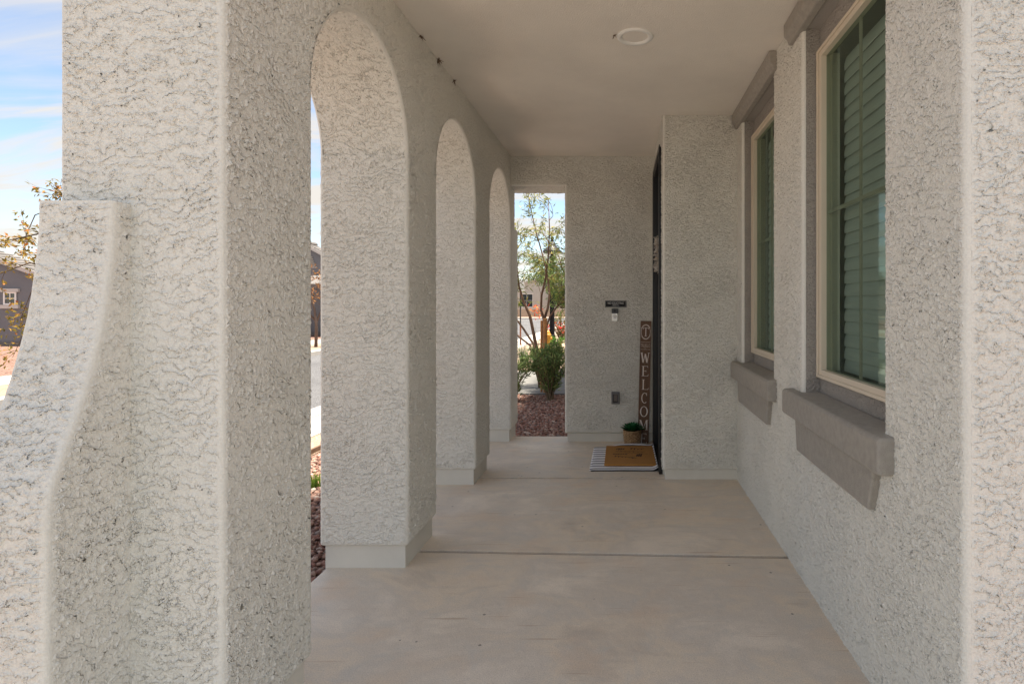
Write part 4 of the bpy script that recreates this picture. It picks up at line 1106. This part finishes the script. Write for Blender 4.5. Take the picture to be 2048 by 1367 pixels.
# autumn tree beside the first arch, mostly hidden by the pillar
rd = random.Random(61); base = (-2.62, 3.30, -.12)
Y = 3.25
st_ = [([Vector(base), Vector((-2.60, 3.30, .6)), Vector((-2.64, 3.30, 1.3)), Vector((-2.60, 3.32, 1.9)), Vector((-2.5, 3.35, 2.5))], [.030, .027, .022, .016, .006], .6),
       (pl_((330, 560, .05), (230, 500, .05), (130, 455, .0), (78, 467, -.05), (30, 478, -.1), (-40, 490, -.15)), [.012, .010, .006, .004, .003, .0015], .42),
       (pl_((330, 600, .05), (200, 470, .1), (110, 415, .1), (70, 430, .05), (52, 470, .0), (45, 510, .0)), [.012, .010, .005, .003, .002, .001], .5),
       (pl_((335, 650, .0), (220, 590, .1), (120, 545, .1), (60, 525, .05), (5, 545, .0), (-40, 560, 0)), [.012, .009, .006, .004, .003, .0015], .5),
       (pl_((335, 700, .0), (220, 640, .0), (120, 590, .0), (72, 560, .0), (60, 590, .0), (40, 640, 0)), [.010, .008, .005, .003, .002, .001], .5),
       (pl_((335, 740, .0), (200, 690, .15), (90, 640, .15), (50, 660, .15), (25, 715, .1)), [.010, .007, .004, .002, .001], .55),
       (pl_((330, 500, .05), (200, 420, .0), (130, 392, .0), (112, 384, .0)), [.010, .006, .003, .001], .7)]
tr_ = tag(empty('tree', base), 'thin tree with sparse orange and olive autumn leaves beside the first arch', 'tree')
mb, tips = twiggy(rel(st_, base), base, rd, 9, .15, .0016, 1)
mb.build('trunk', bark('thin_bark', (.13, .09, .06)), tr_, smooth=True)
C, D = along(tips, 900, .008, rd, .8, -.1)
leaves('crown', C, D, .028, .0115, islandmat('autumn_leaf', [(0, (.14, .13, .03)), (.4, (.30, .22, .045)), (.8, (.44, .26, .05)), (1, (.48, .14, .03))], .6, .35), tr_, .2)

# bare rusty street tree across the road
rd = random.Random(71); base = (-10.45, 19.6, -.11)
st_ = [([Vector(base), Vector((-10.43, 19.6, .6)), Vector((-10.5, 19.6, 1.2)), Vector((-10.7, 19.5, 1.9)), Vector((-10.8, 19.5, 2.4))], [.055, .05, .035, .02, .008], .4),
       ([Vector((-10.45, 19.6, .7)), Vector((-10.25, 19.7, 1.3)), Vector((-10.1, 19.7, 2.1))], [.035, .025, .008], .3),
       ([Vector((-10.48, 19.6, .8)), Vector((-10.85, 19.5, 1.3)), Vector((-11.1, 19.4, 1.8))], [.03, .02, .006], .3)]
tr_ = tag(empty('tree', base), 'nearly bare street tree with rusty leaves across the road', 'tree')
mb, tips = twiggy(rel(st_, base), base, rd, 16, .7, .010, 3)
mb.build('trunk', bark('dark_bark', (.12, .085, .07)), tr_, smooth=True)
C, D = along(tips, 420, .02, rd, .8); leaves('crown', C, D, .10, .05, islandmat('rust_leaf', [(0, (.22, .09, .04)), (1, (.40, .20, .07))], .7, .3), tr_)
# two more trees further along the road
for (b_, lb, sd, sz) in (((-1.0, 36.0, -.11), 'round green tree further along the road behind the lamp post', 81, 1.0), ((-14.5, 40.0, -.11), 'green street tree across the road past the far houses', 82, 1.2), ((-7.2, 68.0, -.11), 'small green tree in front of the pale far house', 83, .9), ((-3.4, 66.0, -.11), 'olive green tree beside the pale far house', 84, 1.0)):
    rd = random.Random(sd); B = Vector(b_)
    st_ = [([B, B + Vector((0, 0, 1.0)) * sz, B + Vector((.2, 0, 2.0)) * sz, B + Vector((.3, .1, 3.2)) * sz], [.11, .09, .06, .02], .35), ([B + Vector((0, 0, 1)) * sz, B + Vector((-.5, .1, 1.9)) * sz, B + Vector((-.9, 0, 2.7)) * sz], [.07, .05, .015], .25), ([B + Vector((0, 0, 1.1)) * sz, B + Vector((.6, -.1, 1.8)) * sz, B + Vector((1.0, 0, 2.5)) * sz], [.07, .05, .015], .25)]
    t_ = tag(empty('tree', b_), lb, 'tree'); mb, tips = twiggy(rel(st_, b_), b_, rd, 14, 1.2, .02, 2)
    mb.build('trunk', bark('bark_%d' % sd, (.13, .10, .075)), t_, smooth=True)
    C, D = along(tips, 2600, .12, rd, .8); leaves('crown', C, D, .2, .10, islandmat('leaf_%d' % sd, [(0, (.03, .06, .018)), (.6, (.07, .12, .035)), (1, (.15, .19, .06))], .6, .3), t_)

# ------------------------------------------------------------------ street furniture
lp = tag(empty('lamp_post', (-2.57, 21.0, -.11)), 'black lamp post with a bell shaped lantern by the road', 'lamp post')
MB().lathe([(0, 0), (.135, 0), (.135, .02), (.128, .03), (.128, .33), (.10, .35), (.085, .36)], 20).build('base', M['matteblack'], lp)
MB().lathe([(.092, .36), (.088, 1.2), (.080, 3.1), (.0, 3.1)], 18).build('pole', M['matteblack'], lp, smooth=False)
MB().lathe([(.05, 3.08), (.105, 3.12), (.105, 3.20), (.06, 3.24), (.06, 3.30), (0, 3.30)], 18).build('collar', M['matteblack'], lp)
MB().lathe([(.0, 3.302), (.30, 3.31), (.34, 3.36), (.345, 3.40), (.30, 3.44), (.20, 3.52), (.13, 3.62), (.11, 3.72), (.0, 3.74)], 26).build('lamp_shade', plain('dark_shade', (.035, .036, .042), .4, .1, 6), lp, smooth=True)
MB().lathe([(.0, 3.74), (.07, 3.75), (.05, 3.82), (.075, 3.86), (.03, 3.92), (0, 3.95)], 16).build('finial', M['matteblack'], lp, smooth=True)
fh = tag(empty('fire_hydrant', (-2.42, 18.6, -.11)), 'yellow fire hydrant beside the lamp post', 'hydrant')
yl = plain('hydrant_yellow', (.42, .22, .03), .5, .1, 8)
MB().lathe([(0, 0), (.13, 0), (.13, .03), (.085, .05), (.085, .42), (.115, .44), (.115, .48), (.09, .50), (.07, .57), (.03, .61), (0, .62)], 18).build('barrel', yl, fh)
for sx in (-1, 1): MB().lathe([(0, 0), (.05, 0), (.05, .06), (.035, .065), (0, .065)], 12).build('outlet_cap', yl, fh, xf=Matrix.Translation((sx * .08, 0, .36)) @ Matrix.Rotation(sx * R(90), 4, 'Y'))
MB().lathe([(0, 0), (.025, 0), (.025, .05), (0, .05)], 6).build('operating_nut', yl, fh, xf=Matrix.Translation((0, 0, .605)))
sp_ = tag(empty('sign_post', (-3.62, 20.4, -.10)), 'thin dark street sign post at the kerb past the slender tree', 'sign post')
MB().box(-.025, .025, -.025, .025, 0, .75).build('lower_post', plain('rust_post', (.25, .10, .06), .8, .2, 9), sp_)
MB().box(-.022, .022, -.022, .022, .75, 2.3).build('upper_post', M['black'], sp_)
MB().box(-.15, .15, -.028, -.024, 1.9, 2.3).build('sign_plate', M['silver'], sp_, 0.01)
def boulder(loc, r_, seed, label):
    rd = random.Random(seed); bm = bmesh.new(); bmesh.ops.create_icosphere(bm, subdivisions=3, radius=1)
    for v_ in bm.verts:
        n_ = mnoise.noise(v_.co * 1.4 + Vector((seed, 0, 0))) * .35 + mnoise.noise(v_.co * 4 + Vector((seed, 3, 0))) * .08
        v_.co *= (1 + n_); v_.co.z *= .62; v_.co *= r_
    me = bpy.data.meshes.new('boulder'); bm.to_mesh(me); bm.free()
    tag(link('boulder', me, M['rock'], loc=loc, smooth=True), label, 'boulder')
M['rock'] = plain('tan_rock', (.42, .31, .23), .9, .25, 5, .02, 9)
boulder((-2.05, 13.9, -.05), .21, 1, 'tan boulder behind the tree stakes')
boulder((-1.86, 14.4, -.05), .17, 2, 'smaller tan boulder between the stakes and the yellow green shrub')
boulder((-1.90, 17.4, -.05), .28, 3, 'pale boulder beside the bright green low shrub')

# ------------------------------------------------------------------ houses across the road
M['greywall'] = plain('grey_stucco_wall', (.175, .182, .198), .9, .05, 2, .004, 40)
M['palewall'] = plain('pale_stucco_wall', (.46, .43, .39), .9, .05, 2, .004, 40)
m, nt, b, o = new_mat('concrete_roof_tile')
v = objco(nt); s_ = nd(nt, 'ShaderNodeSeparateXYZ', ins={0: v})
rn = noise_(nt, mapping(nt, v, (3, 3, 8)), 1.5, 3)
nt.links.new(ramp(nt, rn, [(.3, (.10, .092, .088)), (.7, (.19, .175, .165))]), b.inputs['Base Color']); b.inputs['Roughness'].default_value = .9
M['tile'] = m
def gable_roof(h, x0, x1, y0, y1, ze, xp, zp, ov):
    """ridge along y; rows of tiles as stepped courses, plus rake boards"""
    mb = MB()
    for (xe, sgn) in ((x0 - ov, -1), (x1 + ov, 1)):
        zlow = ze - ov * (zp - ze) / abs(xp - (x0 if sgn < 0 else x1))
        n = 14
        for i in range(n):
            ta, tb = i / n, (i + 1) / n
            xa, za = xe + (xp - xe) * ta, zlow + (zp - zlow) * ta; xb, zb_ = xe + (xp - xe) * tb, zlow + (zp - zlow) * tb
            mb.add([(xa, y0 - ov, za + .05), (xa, y1 + ov, za + .05), (xb, y1 + ov, zb_ + .02), (xb, y0 - ov, zb_ + .02), (xa, y0 - ov, za), (xa, y1 + ov, za), (xb, y1 + ov, zb_), (xb, y0 - ov, zb_)],
                   [(0, 1, 2, 3), (7, 6, 5, 4), (0, 4, 5, 1), (3, 2, 6, 7), (0, 3, 7, 4), (1, 5, 6, 2)])
    r_ = mb.build('roof', M['tile'], h)
    MB().tube([(xp, y0 - ov - .02, zp + .04), (xp, y1 + ov, zp + .04)], .11, 8).build('ridge_cap', M['tile'], r_)
    for (xe, sgn) in ((x0 - ov, -1), (x1 + ov, 1)):
        zlow = ze - ov * (zp - ze) / abs(xp - (x0 if sgn < 0 else x1))
        MB().prism([(xe, zlow - .16), (xe, zlow - .002), (xp, zp - .002), (xp, zp - .16)], y0 - ov - .03, y0 - ov - .001, 'y').build('rake_board', M['trimw'], r_)
    return r_
M['trimw'] = plain('pale_trim', (.52, .50, .47), .7, .05, 4)
M['paneg'] = plain('dark_pane', (.03, .04, .045), .08, .1, 3, spec=.8)
def win(h, x0, x1, z0, z1, y):
    w_ = empty('window', ((x0 + x1) / 2, y, z0), parent=h); X = (x1 - x0) / 2; Z = z1 - z0
    MB().box(-X, X, -.012, .03, 0, Z).build('pane', M['paneg'], w_)
    mb = MB(); t_ = .045
    mb.box(-X, -X + t_, -.04, -.0125, 0, Z); mb.box(X - t_, X, -.04, -.0125, 0, Z); mb.box(-X + t_, X - t_, -.04, -.0125, 0, t_); mb.box(-X + t_, X - t_, -.04, -.0125, Z - t_, Z)
    mb.box(-.012, .012, -.03, -.0125, t_, Z - t_); mb.box(-X + t_, -.012, -.03, -.0125, Z * .5 - .012, Z * .5 + .012); mb.box(.012, X - t_, -.03, -.0125, Z * .5 - .012, Z * .5 + .012)
    mb.build('frame', M['white'], w_)
    MB().box(-X - .10, X + .10, -.07, .0, -.13, -.002).build('sill', M['trimw'], w_); MB().box(-X - .10, X + .10, -.07, .0, Z + .002, Z + .12).build('head_trim', M['trimw'], w_)
def far_house(label, x0, x1, y0, y1, ze, xp, zp, wall, wins, ov=.35, vent=False):
    h = tag(empty('house', ((x0 + x1) / 2, y0, -.11)), label, 'house'); O = Vector(h.location)
    A = lambda v: v - O.x
    mb = MB(); mb.prism([(A(x0), -.05), (A(x1), -.05), (A(x1), ze + .11), (A(xp), zp + .11), (A(x0), ze + .11)], 0, y1 - y0, 'y'); mb.build('wall', wall, h)
    gable_roof(h, A(x0), A(x1), 0, y1 - y0, ze + .11, A(xp), zp + .11, ov)
    for (a, b_, c, d) in wins: win(h, A(a), A(b_), c + .11, d + .11, -.002)
    MB().box(A(x0) - .02, A(x1) + .02, -.03, -.001, .0, .16).build('base_band', M['trimw'] if wall is M['palewall'] else plain('dark_band', (.15, .145, .14), .9, .1, 3), h)
    if vent:
        vt = empty('gable_vent', (A(xp) + .02, -.004, zp + .11 - 1.05), parent=h)
        MB().box(-.42, .42, -.05, 0, -.08, -.03).build('bottom_board', M['trimw'], vt)
        for k in range(5): MB().box(-.36 + k * .035, .36 - k * .035, -.05, -.004, k * .10, k * .10 + .06).build('slat', M['trim'], vt)
    return h
far_house('dark grey gabled house with a small white trimmed window across the road', -28.2, -20.35, 20.0, 20.6, 2.50, -24.3, 3.92, M['greywall'], [(-21.5, -21.06, 1.33, 1.77), (-25.6, -24.2, .9, 2.1)], .12)
hB = far_house('grey gabled house with a louvred vent and stone porch pier across the road', -18.2, -11.9, 27.3, 27.9, 2.55, -14.95, 4.20, M['greywall'], [(-17.2, -16.2, .9, 2.1)], .12, True)
OB = Vector(hB.location)
pr = MB(); pr.add([(-14.72 - OB.x, -2.0, 2.35), (-12.2 - OB.x, -2.0, 2.35), (-12.2 - OB.x, -.02, 2.85), (-14.72 - OB.x, -.02, 2.85), (-14.72 - OB.x, -2.0, 2.22), (-12.2 - OB.x, -2.0, 2.22), (-12.2 - OB.x, -.02, 2.72), (-14.72 - OB.x, -.02, 2.72)],
                  [(0, 1, 2, 3), (7, 6, 5, 4), (0, 4, 5, 1), (1, 5, 6, 2), (3, 2, 6, 7), (0, 3, 7, 4)])
pr.build('porch_roof', M['tile'], hB)
MB().box(-14.62 - OB.x, -14.12 - OB.x, -1.85, -1.35, .0, 1.25).build('stone_pier', plain('ledgestone', (.22, .165, .13), .9, .45, 9, .03, 14), hB)
MB().box(-14.50 - OB.x, -14.24 - OB.x, -1.73, -1.47, 1.25, 2.30).build('porch_post', M['trimw'], hB)
far_house('pale beige house at the far end of the road', -14.0, 3.5, 70.0, 84.0, 3.6, -5.2, 5.6, M['palewall'], [(-12.4, -10.9, 1.0, 2.6), (-8.9, -7.5, 1.0, 2.6), (-5.9, -4.3, 1.0, 2.6), (-2.4, -.9, 1.0, 2.6)])
far_house('long pale house to the left of the far end of the road', -36.0, -17.0, 70.0, 84.0, 3.4, -26.0, 5.2, M['palewall'], [(-33, -31, 1, 2.5), (-22, -20, 1, 2.5)])
far_house('grey house further down across the road', -18.0, -12.4, 46.0, 52.0, 2.6, -15.2, 4.1, M['greywall'], [(-16.2, -15, .9, 2.1)])
# low block wall at the end of the road
wl_ = tag(empty('block_wall', (-8, 66.0, -.11)), 'low tan block wall in front of the pale far house', 'wall')
MB().box(-16, 14, 0, .2, 0, .85).build('courses', plain('tan_block', (.36, .29, .23), .9, .12, 5), wl_)
MB().box(-16.05, 14.05, -.03, .23, .852, .93).build('cap', M['kerb'], wl_)

# look-alikes belong to one set each
GROUPS = {'tree': 'trees around the street', 'shrub': 'shrubs in the planting beds', 'stake': 'wooden tree stakes', 'cobweb': 'cobwebs on the porch ceiling', 'boulder': 'tan boulders in the planting bed', 'grass': 'grey green grass clumps', 'house': 'houses across and along the road'}
for o in scene.objects:
    c = o.get('category')
    if c in GROUPS and o is not house: o['group'] = GROUPS[c]
